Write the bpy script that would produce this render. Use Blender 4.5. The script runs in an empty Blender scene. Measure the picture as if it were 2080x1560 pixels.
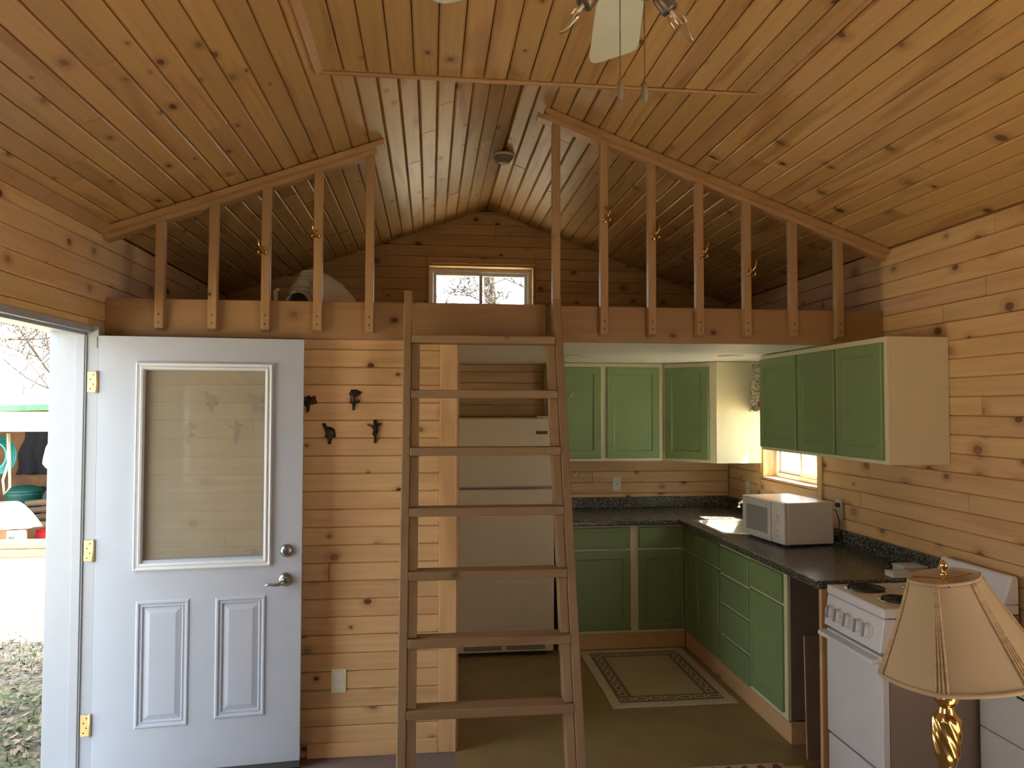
import bpy, math, random
from mathutils import Vector, Matrix, noise
random.seed(7)
scene = bpy.context.scene
COL = scene.collection
pi = math.pi

# ------------------------------------------------------------------ camera, world, sun, exposure
F_PX, YAW, PITCH, ROLL, EYE = 1474.1, 0.1120, 0.0329, 0.0016, 1.7126
cam_d = bpy.data.cameras.new('camera')
cam = bpy.data.objects.new('camera', cam_d)
COL.objects.link(cam)
fw = Vector((math.sin(YAW) * math.cos(PITCH), math.cos(YAW) * math.cos(PITCH), math.sin(PITCH)))
r0 = Vector((math.cos(YAW), -math.sin(YAW), 0))
u0 = r0.cross(fw)
rr = r0 * math.cos(ROLL) + u0 * math.sin(ROLL)
uu = -r0 * math.sin(ROLL) + u0 * math.cos(ROLL)
cam.matrix_world = Matrix(((rr.x, uu.x, -fw.x, 0), (rr.y, uu.y, -fw.y, 0), (rr.z, uu.z, -fw.z, EYE), (0, 0, 0, 1)))
cam_d.sensor_width = 36.0
cam_d.lens = 36.0 * F_PX / 2080
cam_d.clip_start = 0.05
cam_d.clip_end = 200
scene.camera = cam

world = bpy.data.worlds.new('world')
scene.world = world
world.use_nodes = True
wn = world.node_tree.nodes
bg = wn['Background']
bg.inputs['Color'].default_value = (0.80, 0.90, 1.0, 1)
bg.inputs['Strength'].default_value = 3.2

sun_d = bpy.data.lights.new('sun', 'SUN')
sun_d.energy = 50.0
sun_d.color = (1.0, 0.93, 0.80)
sun_d.angle = 0.009
sun = bpy.data.objects.new('sun', sun_d)
COL.objects.link(sun)
sun.rotation_euler = Vector((-1.0, 0.31, -1.4)).to_track_quat('-Z', 'Y').to_euler()


def portal(loc, direction, sx, sy):
    d = bpy.data.lights.new('window_portal', 'AREA')
    d.shape = 'RECTANGLE'
    d.size, d.size_y = sx, sy
    d.cycles.is_portal = True
    o = bpy.data.objects.new('window_portal', d)
    COL.objects.link(o)
    o.location = loc
    o.rotation_euler = Vector(direction).to_track_quat('-Z', 'Z').to_euler()


portal((-1.75, 2.98, 1.02), (1, 0, 0), 0.94, 2.05)
portal((2.60, 4.725, 1.5), (-1, 0, 0), 0.8, 0.6)
portal((0.40, 5.86, 2.62), (0, -1, 0), 0.86, 0.46)
portal((-1.75, -0.2, 1.45), (1, 0, 0), 1.4, 1.1)
portal((2.60, -0.55, 1.1), (-1, 0, 0), 1.9, 2.0)
vs = scene.view_settings
vs.view_transform = 'Standard'
vs.look = 'None'
vs.gamma = 1.0
vs.use_curve_mapping = False
vs.exposure = 0.93
scene.cycles.max_bounces = 10
scene.cycles.diffuse_bounces = 4
scene.cycles.glossy_bounces = 4
scene.cycles.transparent_max_bounces = 12
scene.cycles.sample_clamp_indirect = 6.0
scene.cycles.caustics_reflective = True
scene.cycles.blur_glossy = 1.0
scene.cycles.caustics_refractive = False
scene.cycles.use_denoising = True

# ------------------------------------------------------------------ dimensions
XL, XR, XC = -1.55, 2.428, 0.442
ZR, SL = 3.294, 0.3665
YW = 3.695       # partition wall face
YF = 5.725       # far wall face
Y0 = -2.0        # wall behind the camera
ZE = ZR - SL * (XR - XC)
ZK = 2.056       # kitchen ceiling


def roof(x):
    return ZR - SL * abs(x - XC)


# ------------------------------------------------------------------ mesh building
class MB:
    def __init__(s):
        s.v, s.f = [], []

    def quad(s, *p):
        n = len(s.v)
        s.v += [Vector(q) for q in p]
        s.f.append(tuple(range(n, n + len(p))))
        return s

    def box(s, a, b, M=None):
        x0, y0, z0 = a
        x1, y1, z1 = b
        if x0 > x1: x0, x1 = x1, x0
        if y0 > y1: y0, y1 = y1, y0
        if z0 > z1: z0, z1 = z1, z0
        n = len(s.v)
        P = [Vector(q) for q in ((x0, y0, z0), (x1, y0, z0), (x1, y1, z0), (x0, y1, z0),
                                 (x0, y0, z1), (x1, y0, z1), (x1, y1, z1), (x0, y1, z1))]
        if M is not None:
            P = [M @ q for q in P]
        s.v += P
        s.f += [tuple(n + i for i in q) for q in ((0, 3, 2, 1), (4, 5, 6, 7), (0, 1, 5, 4), (1, 2, 6, 5), (2, 3, 7, 6), (3, 0, 4, 7))]
        return s

    def prism(s, pts, ext):
        """polygon pts extruded by ext; both closed"""
        n = len(s.v)
        k = len(pts)
        e = Vector(ext)
        s.v += [Vector(q) for q in pts] + [Vector(q) + e for q in pts]
        s.f.append(tuple(n + i for i in reversed(range(k))))
        s.f.append(tuple(n + k + i for i in range(k)))
        for i in range(k):
            j = (i + 1) % k
            s.f.append((n + i, n + j, n + k + j, n + k + i))
        return s

    def lathe(s, prof, seg=24, M=None, cap=True):
        """prof: list of (r,z)"""
        n = len(s.v)
        for r, z in prof:
            for i in range(seg):
                a = 2 * pi * i / seg
                p = Vector((r * math.cos(a), r * math.sin(a), z))
                s.v.append(M @ p if M is not None else p)
        for k in range(len(prof) - 1):
            for i in range(seg):
                j = (i + 1) % seg
                a, b = n + k * seg, n + (k + 1) * seg
                s.f.append((a + i, a + j, b + j, b + i))
        if cap:
            s.f.append(tuple(n + i for i in reversed(range(seg))))
            s.f.append(tuple(n + (len(prof) - 1) * seg + i for i in range(seg)))
        return s

    def tube(s, pts, rad, seg=8, cap=True):
        pts = [Vector(p) for p in pts]
        rads = rad if isinstance(rad, (list, tuple)) else [rad] * len(pts)
        n = len(s.v)
        prev = None
        for k, p in enumerate(pts):
            t = (pts[min(k + 1, len(pts) - 1)] - pts[max(k - 1, 0)])
            if t.length < 1e-9: t = Vector((0, 0, 1))
            t.normalize()
            if prev is None:
                prev = Vector((0, 0, 1)) if abs(t.z) < 0.9 else Vector((1, 0, 0))
            a = (prev - t * prev.dot(t)).normalized()
            b = t.cross(a)
            prev = a
            for i in range(seg):
                an = 2 * pi * i / seg
                s.v.append(p + (a * math.cos(an) + b * math.sin(an)) * rads[k])
        for k in range(len(pts) - 1):
            for i in range(seg):
                j = (i + 1) % seg
                a, b = n + k * seg, n + (k + 1) * seg
                s.f.append((a + i, a + j, b + j, b + i))
        if cap:
            s.f.append(tuple(n + i for i in reversed(range(seg))))
            s.f.append(tuple(n + (len(pts) - 1) * seg + i for i in range(seg)))
        return s

    def grid(s, fn, nu, nv, close_u=False):
        n = len(s.v)
        for j in range(nv + 1):
            for i in range(nu + (0 if close_u else 1)):
                s.v.append(Vector(fn(i / nu, j / nv)))
        w = nu if close_u else nu + 1
        for j in range(nv):
            for i in range(nu):
                i2 = (i + 1) % w if close_u else i + 1
                s.f.append((n + j * w + i, n + j * w + i2, n + (j + 1) * w + i2, n + (j + 1) * w + i))
        return s


def build(mb, name, mat, parent=None, local=False, smooth=False, bevel=0, kind=None, solid=0, seg=2, centre=True):
    """one mesh object; coordinates are world unless local"""
    me = bpy.data.meshes.new(name)
    vs_ = mb.v
    if parent is not None and not local:
        inv = WM(parent).inverted()
        vs_ = [inv @ v for v in vs_]
    c = Vector((0, 0, 0))
    if centre:
        lo = Vector((min(v.x for v in vs_), min(v.y for v in vs_), min(v.z for v in vs_)))
        hi = Vector((max(v.x for v in vs_), max(v.y for v in vs_), max(v.z for v in vs_)))
        c = (lo + hi) / 2
        if parent is None: c.z = lo.z
    me.from_pydata([v - c for v in vs_], [], mb.f)
    me.materials.append(mat)
    if smooth:
        me.polygons.foreach_set('use_smooth', [True] * len(me.polygons))
        me.update()
    o = bpy.data.objects.new(name, me)
    COL.objects.link(o)
    o.location = c
    if parent is not None:
        o.parent = parent
    if solid:
        m = o.modifiers.new('thickness', 'SOLIDIFY')
        m.thickness = solid
        m.offset = 0
    if bevel:
        m = o.modifiers.new('bevel', 'BEVEL')
        m.width = bevel
        m.segments = seg
        m.limit_method = 'ANGLE'
        m.angle_limit = math.radians(35)
    if smooth and bevel == 0:
        pass
    if kind: o['kind'] = kind
    return o


def WM(o):
    m = Matrix.Translation(o.location) @ o.rotation_euler.to_matrix().to_4x4()
    return WM(o.parent) @ m if o.parent else m


def tag(o, label, cat, group=None):
    o['label'] = label
    o['category'] = cat
    if group: o['group'] = group
    return o


def thing(name, label, cat, loc, rotz=0, group=None):
    o = bpy.data.objects.new(name, None)
    o.empty_display_size = 0.05
    COL.objects.link(o)
    o.location = loc
    o.rotation_euler = (0, 0, rotz)
    return tag(o, label, cat, group)


def root(name, loc=(0, 0, 0), rotz=0):
    o = bpy.data.objects.new(name, None)
    o.empty_display_size = 0.05
    COL.objects.link(o)
    o.location = loc
    o.rotation_euler = (0, 0, rotz)
    o['kind'] = 'structure'
    return o


def copy_tree(o, parent=None):
    c = o.copy()
    COL.objects.link(c)
    c.parent = parent
    for ch in KIDS.get(o, [k for k in COL.objects if k.parent == o]):
        copy_tree(ch, c)
    return c


KIDS = {}

# ------------------------------------------------------------------ materials


def newmat(name):
    m = bpy.data.materials.new(name)
    m.use_nodes = True
    nt = m.node_tree
    return m, nt, nt.nodes['Principled BSDF']


def plain(name, col, rough=0.5, metal=0.0, var=0.0, scale=8.0, bump=0.0, spec=None, coat=0.0, sheen=0.0):
    m, nt, b = newmat(name)
    b.inputs['Roughness'].default_value = rough
    b.inputs['Metallic'].default_value = metal
    if spec is not None: b.inputs['Specular IOR Level'].default_value = spec
    if coat: b.inputs['Coat Weight'].default_value = coat
    N, L = nt.nodes, nt.links
    tc = N.new('ShaderNodeTexCoord')
    n = N.new('ShaderNodeTexNoise')
    n.inputs['Scale'].default_value = scale
    n.inputs['Detail'].default_value = 4
    L.new(tc.outputs['Object'], n.inputs['Vector'])
    r = N.new('ShaderNodeValToRGB')
    v = max(var, 0.02)
    r.color_ramp.elements[0].position = 0.3
    r.color_ramp.elements[1].position = 0.7
    r.color_ramp.elements[0].color = tuple(c * (1 - v) for c in col) + (1,)
    r.color_ramp.elements[1].color = tuple(min(1, c * (1 + v)) for c in col) + (1,)
    L.new(n.outputs['Fac'], r.inputs['Fac'])
    L.new(r.outputs['Color'], b.inputs['Base Color'])
    if bump:
        bp = N.new('ShaderNodeBump')
        bp.inputs['Strength'].default_value = bump
        bp.inputs['Distance'].default_value = 0.002
        L.new(n.outputs['Fac'], bp.inputs['Height'])
        L.new(bp.outputs['Normal'], b.inputs['Normal'])
    return m


def wood(name, axis, base, dark, streak=0.35, knots=0.5, rough=0.42, knotcol=(0.09, 0.032, 0.014), kr=0.105, var=0.16):
    m, nt, b = newmat(name)
    N, L = nt.nodes, nt.links

    def math_(op, a, c=None, d=None, clamp=False):
        n = N.new('ShaderNodeMath')
        n.operation = op
        n.use_clamp = clamp
        for i, x in enumerate((a, c, d)):
            if x is None: continue
            if isinstance(x, (int, float)): n.inputs[i].default_value = x
            else: L.new(x, n.inputs[i])
        return n.outputs[0]

    def comb(x, y, z):
        n = N.new('ShaderNodeCombineXYZ')
        for i, q in enumerate((x, y, z)):
            if isinstance(q, (int, float)): n.inputs[i].default_value = q
            else: L.new(q, n.inputs[i])
        return n.outputs[0]

    def noi(vec, scale, detail=3, dist=0.0):
        n = N.new('ShaderNodeTexNoise')
        n.inputs['Scale'].default_value = scale
        n.inputs['Detail'].default_value = detail
        n.inputs['Distortion'].default_value = dist
        L.new(vec, n.inputs['Vector'])
        return n.outputs['Fac']

    def sstep(x, lo, hi):
        n = N.new('ShaderNodeMapRange')
        n.interpolation_type = 'SMOOTHSTEP'
        L.new(x, n.inputs['Value'])
        for k, q in (('From Min', lo), ('From Max', hi)):
            if isinstance(q, (int, float)): n.inputs[k].default_value = q
            else: L.new(q, n.inputs[k])
        return n.outputs[0]

    def mix(f, a, c):
        n = N.new('ShaderNodeMix')
        n.data_type = 'RGBA'
        L.new(f, n.inputs[0])
        for i, q in ((6, a), (7, c)):
            if isinstance(q, tuple): n.inputs[i].default_value = q + (1,)
            else: L.new(q, n.inputs[i])
        return n.outputs[2]

    tc = N.new('ShaderNodeTexCoord')
    oi = N.new('ShaderNodeObjectInfo')
    rnd = oi.outputs['Random']
    sx = N.new('ShaderNodeSeparateXYZ')
    L.new(tc.outputs['Object'], sx.inputs[0])
    o = [sx.outputs[0], sx.outputs[1], sx.outputs[2]]
    i = 'xyz'.index(axis)
    long = math_('MULTIPLY_ADD', rnd, 37.0, o[i])
    a, c = o[(i + 1) % 3], o[(i + 2) % 3]
    cross = math_('ADD', a, c)
    # grain lines bend round the long axis
    fine = noi(comb(math_('MULTIPLY', long, 1.6), math_('MULTIPLY', a, 42), math_('MULTIPLY', c, 42)), 1.0, 4, 0.6)
    broad = noi(comb(math_('MULTIPLY', long, 1.1), math_('MULTIPLY', a, 9), math_('MULTIPLY', c, 9)), 1.0, 2, 0.8)
    t = math_('MULTIPLY_ADD', sstep(broad, 0.55, 0.70), streak, math_('MULTIPLY', sstep(fine, 0.35, 0.75), 0.28))
    col = mix(math_('MINIMUM', t, 1.0), base, dark)
    # plank to plank tone
    hs = N.new('ShaderNodeHueSaturation')
    L.new(col, hs.inputs['Color'])
    L.new(math_('MULTIPLY_ADD', rnd, -2 * var, 1 + var), hs.inputs['Value'])
    r2 = math_('FRACT', math_('MULTIPLY', rnd, 17.3))
    L.new(math_('MULTIPLY_ADD', r2, 0.009, 0.4965), hs.inputs['Hue'])
    col = hs.outputs[0]
    if knots > 0:
        vo = N.new('ShaderNodeTexVoronoi')
        vo.voronoi_dimensions = '2D'
        vo.inputs['Scale'].default_value = 1.0
        vec = comb(math_('MULTIPLY', long, 4.2), math_('MULTIPLY_ADD', cross, 5.6, math_('MULTIPLY', rnd, 91.0)), 0.0)
        L.new(vec, vo.inputs['Vector'])
        sc = N.new('ShaderNodeSeparateColor')
        L.new(vo.outputs['Color'], sc.inputs[0])
        on = math_('GREATER_THAN', sc.outputs[0], 1 - knots)
        rad = math_('MULTIPLY', math_('MULTIPLY_ADD', sc.outputs[1], kr * 0.7, kr * 0.3), on)
        jig = noi(comb(math_('MULTIPLY', long, 60), math_('MULTIPLY', cross, 60), 0.0), 1.0, 1)
        d = math_('MULTIPLY_ADD', jig, 0.018, vo.outputs['Distance'])
        core = math_('SUBTRACT', 1.0, sstep(d, math_('MULTIPLY', rad, 0.7), math_('ADD', rad, 0.012)))
        core = math_('MULTIPLY', core, on)
        halo = math_('SUBTRACT', 1.0, sstep(d, rad, math_('MULTIPLY_ADD', rad, 2.6, 0.02)))
        halo = math_('MULTIPLY', halo, math_('MULTIPLY', on, 0.45))
        col = mix(halo, col, tuple(q * 0.8 for q in dark))
        col = mix(math_('MULTIPLY', core, math_('MULTIPLY_ADD', sc.outputs[2], 0.6, 0.4)), col, knotcol)
    L.new(col, b.inputs['Base Color'])
    b.inputs['Roughness'].default_value = rough
    return m


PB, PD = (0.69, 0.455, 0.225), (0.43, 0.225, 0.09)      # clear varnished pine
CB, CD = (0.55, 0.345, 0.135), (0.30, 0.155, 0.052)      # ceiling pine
M = {}
M['pine_x'] = wood('pine boards along x', 'x', PB, PD, streak=.28, var=.09, knots=.42, kr=.12)
M['pine_y'] = wood('pine boards along y', 'y', PB, PD, streak=.28, var=.08, knots=.46, kr=.15)
M['pine_z'] = wood('pine boards along z', 'z', PB, PD, knots=0.3)
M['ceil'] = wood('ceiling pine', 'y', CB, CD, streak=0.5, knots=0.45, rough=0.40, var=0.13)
M['beam'] = wood('beam pine', 'x', (0.37, 0.225, 0.105), (0.26, 0.135, 0.055), knots=0.25, var=0.06)
M['stud_z'] = wood('baluster pine', 'z', (0.44, 0.28, 0.14), (0.30, 0.16, 0.07), knots=0.22, kr=0.07, var=0.07)
M['rail_x'] = wood('rail pine', 'x', (0.50, 0.31, 0.145), (0.34, 0.18, 0.07), knots=0.2, var=0.06)
M['lad_z'] = wood('ladder lumber upright', 'z', (0.31, 0.21, 0.112), (0.19, 0.108, 0.05), knots=0.3, kr=0.08, rough=0.6, var=0.1)
M['lad_x'] = wood('ladder lumber treads', 'x', (0.31, 0.21, 0.112), (0.19, 0.108, 0.05), knots=0.35, kr=0.08, rough=0.6, var=0.1)
M['lumber_y'] = wood('framing lumber y', 'y', (0.60, 0.36, 0.18), (0.40, 0.20, 0.09), knots=0.2, rough=0.6, var=0.05)
M['back'] = plain('groove shadow pine backing', (0.30, 0.14, 0.05), 0.8, var=0.1)
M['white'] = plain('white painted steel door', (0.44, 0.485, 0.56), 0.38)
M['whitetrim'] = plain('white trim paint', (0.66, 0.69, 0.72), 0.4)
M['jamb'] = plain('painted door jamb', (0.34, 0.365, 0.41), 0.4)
M['drywall'] = plain('white ceiling paint', (0.88, 0.87, 0.79), 0.35)
M['brass'] = plain('polished brass', (0.80, 0.56, 0.20), 0.16, 1.0)
M['brassd'] = plain('dull yellow brass', (0.82, 0.62, 0.26), 0.4, 0.7)
M['nickel'] = plain('satin nickel', (0.42, 0.41, 0.40), 0.28, 1.0)
M['chrome'] = plain('chrome', (0.8, 0.8, 0.82), 0.08, 1.0)
M['steel'] = plain('brushed stainless steel', (0.62, 0.62, 0.60), 0.27, 1.0, var=0.05, scale=30)
M['bronze'] = plain('dark bronze', (0.055, 0.045, 0.035), 0.38, 0.75, var=0.2, scale=60)
M['green'] = plain('green cabinet paint', (0.20, 0.295, 0.125), 0.42, var=0.03)
M['cream'] = plain('cream cabinet paint', (0.72, 0.69, 0.46), 0.42)
M['fridge'] = plain('almond refrigerator enamel', (0.66, 0.58, 0.44), 0.35, bump=0.05, scale=300)
M['enamel'] = plain('white stove enamel', (0.72, 0.73, 0.76), 0.22)
M['micro'] = plain('off white microwave plastic', (0.72, 0.71, 0.66), 0.25)
M['black'] = plain('black plastic', (0.02, 0.02, 0.022), 0.35)
M['dark'] = plain('dark grey', (0.08, 0.08, 0.08), 0.5)
M['grey'] = plain('grey plastic', (0.33, 0.34, 0.34), 0.5)
M['shadeside'] = plain('white stove side toned for shade', (0.30, 0.245, 0.205), 0.4)  # shade on the white stove's side put into its colour
M['cabside'] = plain('brown laminate cabinet side', (0.20, 0.155, 0.115), 0.5, var=0.08)
M['board'] = plain('brown hardboard', (0.24, 0.165, 0.115), 0.65, var=0.1)
M['plate'] = plain('almond outlet plate', (0.72, 0.69, 0.50), 0.4)
M['outlet'] = plain('outlet face', (0.80, 0.80, 0.76), 0.4)
M['heater'] = plain('beige grey heater enamel', (0.55, 0.53, 0.49), 0.45)
M['fanblade'] = plain('cream fan blade', (0.60, 0.62, 0.52), 0.5, var=0.04)
M['fanmetal'] = plain('antique bronze fan metal', (0.16, 0.13, 0.10), 0.4, 0.6)
M['knob'] = plain('aged wooden pull knob', (0.20, 0.17, 0.11), 0.6)
M['coil'] = plain('burner coil', (0.035, 0.033, 0.032), 0.5, 0.3)
M['rugc'] = plain('tan woven rug', (0.40, 0.33, 0.19), 0.95, var=0.18, scale=160, bump=0.6)
M['rugl'] = plain('pale woven rug edge', (0.52, 0.46, 0.33), 0.95, var=0.2, scale=160, bump=0.6)
M['rugb'] = plain('brown rug band', (0.19, 0.135, 0.078), 0.95, var=0.15, scale=160)
M['rugred'] = plain('rust red rug border', (0.30, 0.06, 0.035), 0.95, var=0.2, scale=90)
M['whiteplastic'] = plain('white resin plastic', (0.82, 0.79, 0.70), 0.45)
M['carpet'] = plain('brown grey carpet', (0.20, 0.15, 0.125), 1.0, var=0.35, scale=420, bump=1.0)
M['vinyl'] = plain('olive brown vinyl floor', (0.27, 0.195, 0.085), 0.42, var=0.12, scale=5)
M['osb'] = plain('plywood', (0.42, 0.27, 0.13), 0.8, var=0.2)
M['thresh'] = plain('threshold wood', (0.55, 0.36, 0.2), 0.5, var=0.1)


def counter_mat():
    m, nt, b = newmat('dark speckled laminate')
    N, L = nt.nodes, nt.links
    tc = N.new('ShaderNodeTexCoord')
    n = N.new('ShaderNodeTexNoise')
    n.inputs['Scale'].default_value = 130
    n.inputs['Detail'].default_value = 2
    L.new(tc.outputs['Object'], n.inputs['Vector'])
    r = N.new('ShaderNodeValToRGB')
    e = r.color_ramp.elements
    e[0].position, e[0].color = 0.45, (0.022, 0.026, 0.020, 1)
    e[1].position, e[1].color = 0.68, (0.26, 0.25, 0.20, 1)
    L.new(n.outputs['Fac'], r.inputs['Fac'])
    L.new(r.outputs['Color'], b.inputs['Base Color'])
    b.inputs['Roughness'].default_value = 0.24
    return m


M['counter'] = counter_mat()


def glass_mat(name, tint=(1, 1, 1), refl=0.06, milk=0.0, milkcol=(0.5, 0.5, 0.45)):
    m = bpy.data.materials.new(name)
    m.use_nodes = True
    nt = m.node_tree
    N, L = nt.nodes, nt.links
    N.remove(N['Principled BSDF'])
    out = N['Material Output']
    tr = N.new('ShaderNodeBsdfTransparent')
    tr.inputs[0].default_value = tint + (1,)
    gl = N.new('ShaderNodeBsdfGlossy')
    gl.inputs['Roughness'].default_value = 0.03
    mx = N.new('ShaderNodeMixShader')
    fr = N.new('ShaderNodeLayerWeight')
    fr.inputs['Blend'].default_value = 0.25
    mp = N.new('ShaderNodeMath')
    mp.operation = 'MULTIPLY_ADD'
    mp.inputs[1].default_value = 0.35
    mp.inputs[2].default_value = refl * 0.6
    L.new(fr.outputs['Facing'], mp.inputs[0])
    L.new(mp.outputs[0], mx.inputs[0])
    L.new(tr.outputs[0], mx.inputs[1])
    L.new(gl.outputs[0], mx.inputs[2])
    last = mx
    if milk:
        df = N.new('ShaderNodeBsdfDiffuse')
        tc = N.new('ShaderNodeTexCoord')
        n = N.new('ShaderNodeTexNoise')
        n.inputs['Scale'].default_value = 5
        n.inputs['Detail'].default_value = 5
        L.new(tc.outputs['Object'], n.inputs['Vector'])
        r = N.new('ShaderNodeValToRGB')
        r.color_ramp.elements[0].color = tuple(c * 0.88 for c in milkcol) + (1,)
        r.color_ramp.elements[1].color = tuple(c * 1.1 for c in milkcol) + (1,)
        L.new(n.outputs['Fac'], r.inputs['Fac'])
        L.new(r.outputs['Color'], df.inputs[0])
        m2 = N.new('ShaderNodeMixShader')
        m2.inputs[0].default_value = milk
        L.new(mx.outputs[0], m2.inputs[1])
        L.new(df.outputs[0], m2.inputs[2])
        last = m2
    L.new(last.outputs[0], out.inputs['Surface'])
    return m


M['glass'] = glass_mat('clear window glass')
M['bulb'] = glass_mat('clear bulb glass', (0.93, 0.91, 0.86), 0.12)
M['doorglass'] = glass_mat('hazy screened door glass', (0.88, 0.87, 0.82), 0.03, 0.36, (0.56, 0.51, 0.40))


def shade_mat():
    m, nt, b = newmat('cream fabric lamp shade')
    N, L = nt.nodes, nt.links
    b.inputs['Base Color'].default_value = (0.60, 0.47, 0.28, 1)
    b.inputs['Roughness'].default_value = 0.8
    tl = N.new('ShaderNodeBsdfTranslucent')
    tl.inputs[0].default_value = (0.62, 0.45, 0.25, 1)
    tc = N.new('ShaderNodeTexCoord')
    n = N.new('ShaderNodeTexNoise')
    n.inputs['Scale'].default_value = 130
    L.new(tc.outputs['Object'], n.inputs['Vector'])
    bp = N.new('ShaderNodeBump')
    bp.inputs['Strength'].default_value = 0.25
    bp.inputs['Distance'].default_value = 0.001
    L.new(n.outputs['Fac'], bp.inputs['Height'])
    L.new(bp.outputs[0], b.inputs['Normal'])
    mx = N.new('ShaderNodeMixShader')
    mx.inputs[0].default_value = 0.25
    L.new(b.outputs[0], mx.inputs[1])
    L.new(tl.outputs[0], mx.inputs[2])
    L.new(mx.outputs[0], N['Material Output'].inputs['Surface'])
    return m


M['shade'] = shade_mat()
M['pleat'] = plain('pleated shade seam', (0.50, 0.36, 0.20), 0.85, var=0.2, scale=80)


def curtain_mat():
    m, nt, b = newmat('leaf print curtain cotton')
    N, L = nt.nodes, nt.links
    tc = N.new('ShaderNodeTexCoord')
    n = N.new('ShaderNodeTexNoise')
    n.inputs['Scale'].default_value = 16
    n.inputs['Detail'].default_value = 1
    n.inputs['Distortion'].default_value = 1.6
    L.new(tc.outputs['Object'], n.inputs['Vector'])
    r = N.new('ShaderNodeValToRGB')
    e = r.color_ramp.elements
    e[0].position, e[0].color = 0.0, (0.72, 0.70, 0.55, 1)
    e[1].position, e[1].color = 0.44, (0.72, 0.70, 0.55, 1)
    for p, c in ((0.46, (0.20, 0.22, 0.10, 1)), (0.52, (0.24, 0.24, 0.12, 1)), (0.54, (0.72, 0.70, 0.55, 1)),
                 (0.60, (0.72, 0.68, 0.52, 1)), (0.62, (0.40, 0.12, 0.06, 1)), (0.7, (0.42, 0.15, 0.08, 1))):
        q = e.new(p)
        q.color = c
    r.color_ramp.interpolation = 'LINEAR'
    L.new(n.outputs['Fac'], r.inputs['Fac'])
    L.new(r.outputs['Color'], b.inputs['Base Color'])
    b.inputs['Roughness'].default_value = 0.9
    return m


M['curtain'] = curtain_mat()


def ground_mat():
    m, nt, b = newmat('dry ground with leaf litter')
    N, L = nt.nodes, nt.links
    tc = N.new('ShaderNodeTexCoord')
    n = N.new('ShaderNodeTexNoise')
    n.inputs['Scale'].default_value = 1.3
    n.inputs['Detail'].default_value = 4
    n2 = N.new('ShaderNodeTexNoise')
    n2.inputs['Scale'].default_value = 34
    n2.inputs['Detail'].default_value = 5
    L.new(tc.outputs['Object'], n.inputs['Vector'])
    L.new(tc.outputs['Object'], n2.inputs['Vector'])
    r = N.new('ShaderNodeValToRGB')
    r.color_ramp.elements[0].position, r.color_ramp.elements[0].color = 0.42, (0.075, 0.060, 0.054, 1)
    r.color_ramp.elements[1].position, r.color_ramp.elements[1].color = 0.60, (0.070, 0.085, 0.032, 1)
    L.new(n.outputs['Fac'], r.inputs['Fac'])
    r2 = N.new('ShaderNodeValToRGB')
    r2.color_ramp.elements[0].position, r2.color_ramp.elements[0].color = 0.35, (0.35, 0.35, 0.35, 1)
    r2.color_ramp.elements[1].position, r2.color_ramp.elements[1].color = 0.70, (1.8, 1.7, 1.65, 1)
    L.new(n2.outputs['Fac'], r2.inputs['Fac'])
    # house shade in the colour: soil and grass dark by door, straw lawn beyond
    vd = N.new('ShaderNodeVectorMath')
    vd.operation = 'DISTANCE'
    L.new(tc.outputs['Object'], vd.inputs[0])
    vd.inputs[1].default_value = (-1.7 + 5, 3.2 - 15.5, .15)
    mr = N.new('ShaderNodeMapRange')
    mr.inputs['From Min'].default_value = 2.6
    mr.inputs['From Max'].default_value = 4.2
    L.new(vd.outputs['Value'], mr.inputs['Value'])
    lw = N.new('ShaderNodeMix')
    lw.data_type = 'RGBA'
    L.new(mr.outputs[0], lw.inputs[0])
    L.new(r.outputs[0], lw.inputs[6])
    lw.inputs[7].default_value = (0.30, 0.27, 0.19, 1)  # lawn kept pale to bounce sunlight indoors
    mx = N.new('ShaderNodeMix')
    mx.data_type = 'RGBA'
    mx.blend_type = 'MULTIPLY'
    mx.inputs[0].default_value = 1
    L.new(lw.outputs[2], mx.inputs[6])
    L.new(r2.outputs[0], mx.inputs[7])
    L.new(mx.outputs[2], b.inputs['Base Color'])
    b.inputs['Roughness'].default_value = 1.0
    return m


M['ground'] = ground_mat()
M['bark'] = plain('grey bark', (0.055, 0.045, 0.036), 0.9, var=0.3, scale=14, bump=0.5)
M['grass'] = plain('short grass', (0.09, 0.14, 0.04), 0.9, var=0.3)
M['litter'] = plain('dry leaves', (0.19, 0.14, 0.10), 0.9, var=0.4)
M['shedwhite'] = plain('white shed fascia', (0.80, 0.78, 0.72), 0.7)
M['shedgreen'] = plain('green metal roof edge', (0.03, 0.16, 0.06), 0.5)
M['shedwood'] = plain('weathered plywood shed wall', (0.22, 0.12, 0.06), 0.8, var=0.35, scale=3)
M['teal'] = plain('teal plastic', (0.02, 0.22, 0.26), 0.5)
M['darkgreen'] = plain('dark green plastic', (0.01, 0.09, 0.085), 0.5)
M['red'] = plain('red painted steel', (0.50, 0.02, 0.035), 0.4)
M['navy'] = plain('dark navy cloth', (0.02, 0.022, 0.04), 0.9)
M['whitecloth'] = plain('white cloth', (0.75, 0.75, 0.75), 0.9)
M['rope'] = plain('pale rope', (0.5, 0.47, 0.38), 0.9)
M['log'] = wood('split log', 'x', (0.16, 0.115, 0.07), (0.07, 0.045, 0.025), rough=0.9)

# ------------------------------------------------------------------ boards
BW = 0.0884     # exposed board width
GAP, CH, TH = 0.0020, 0.0062, 0.012


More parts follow.
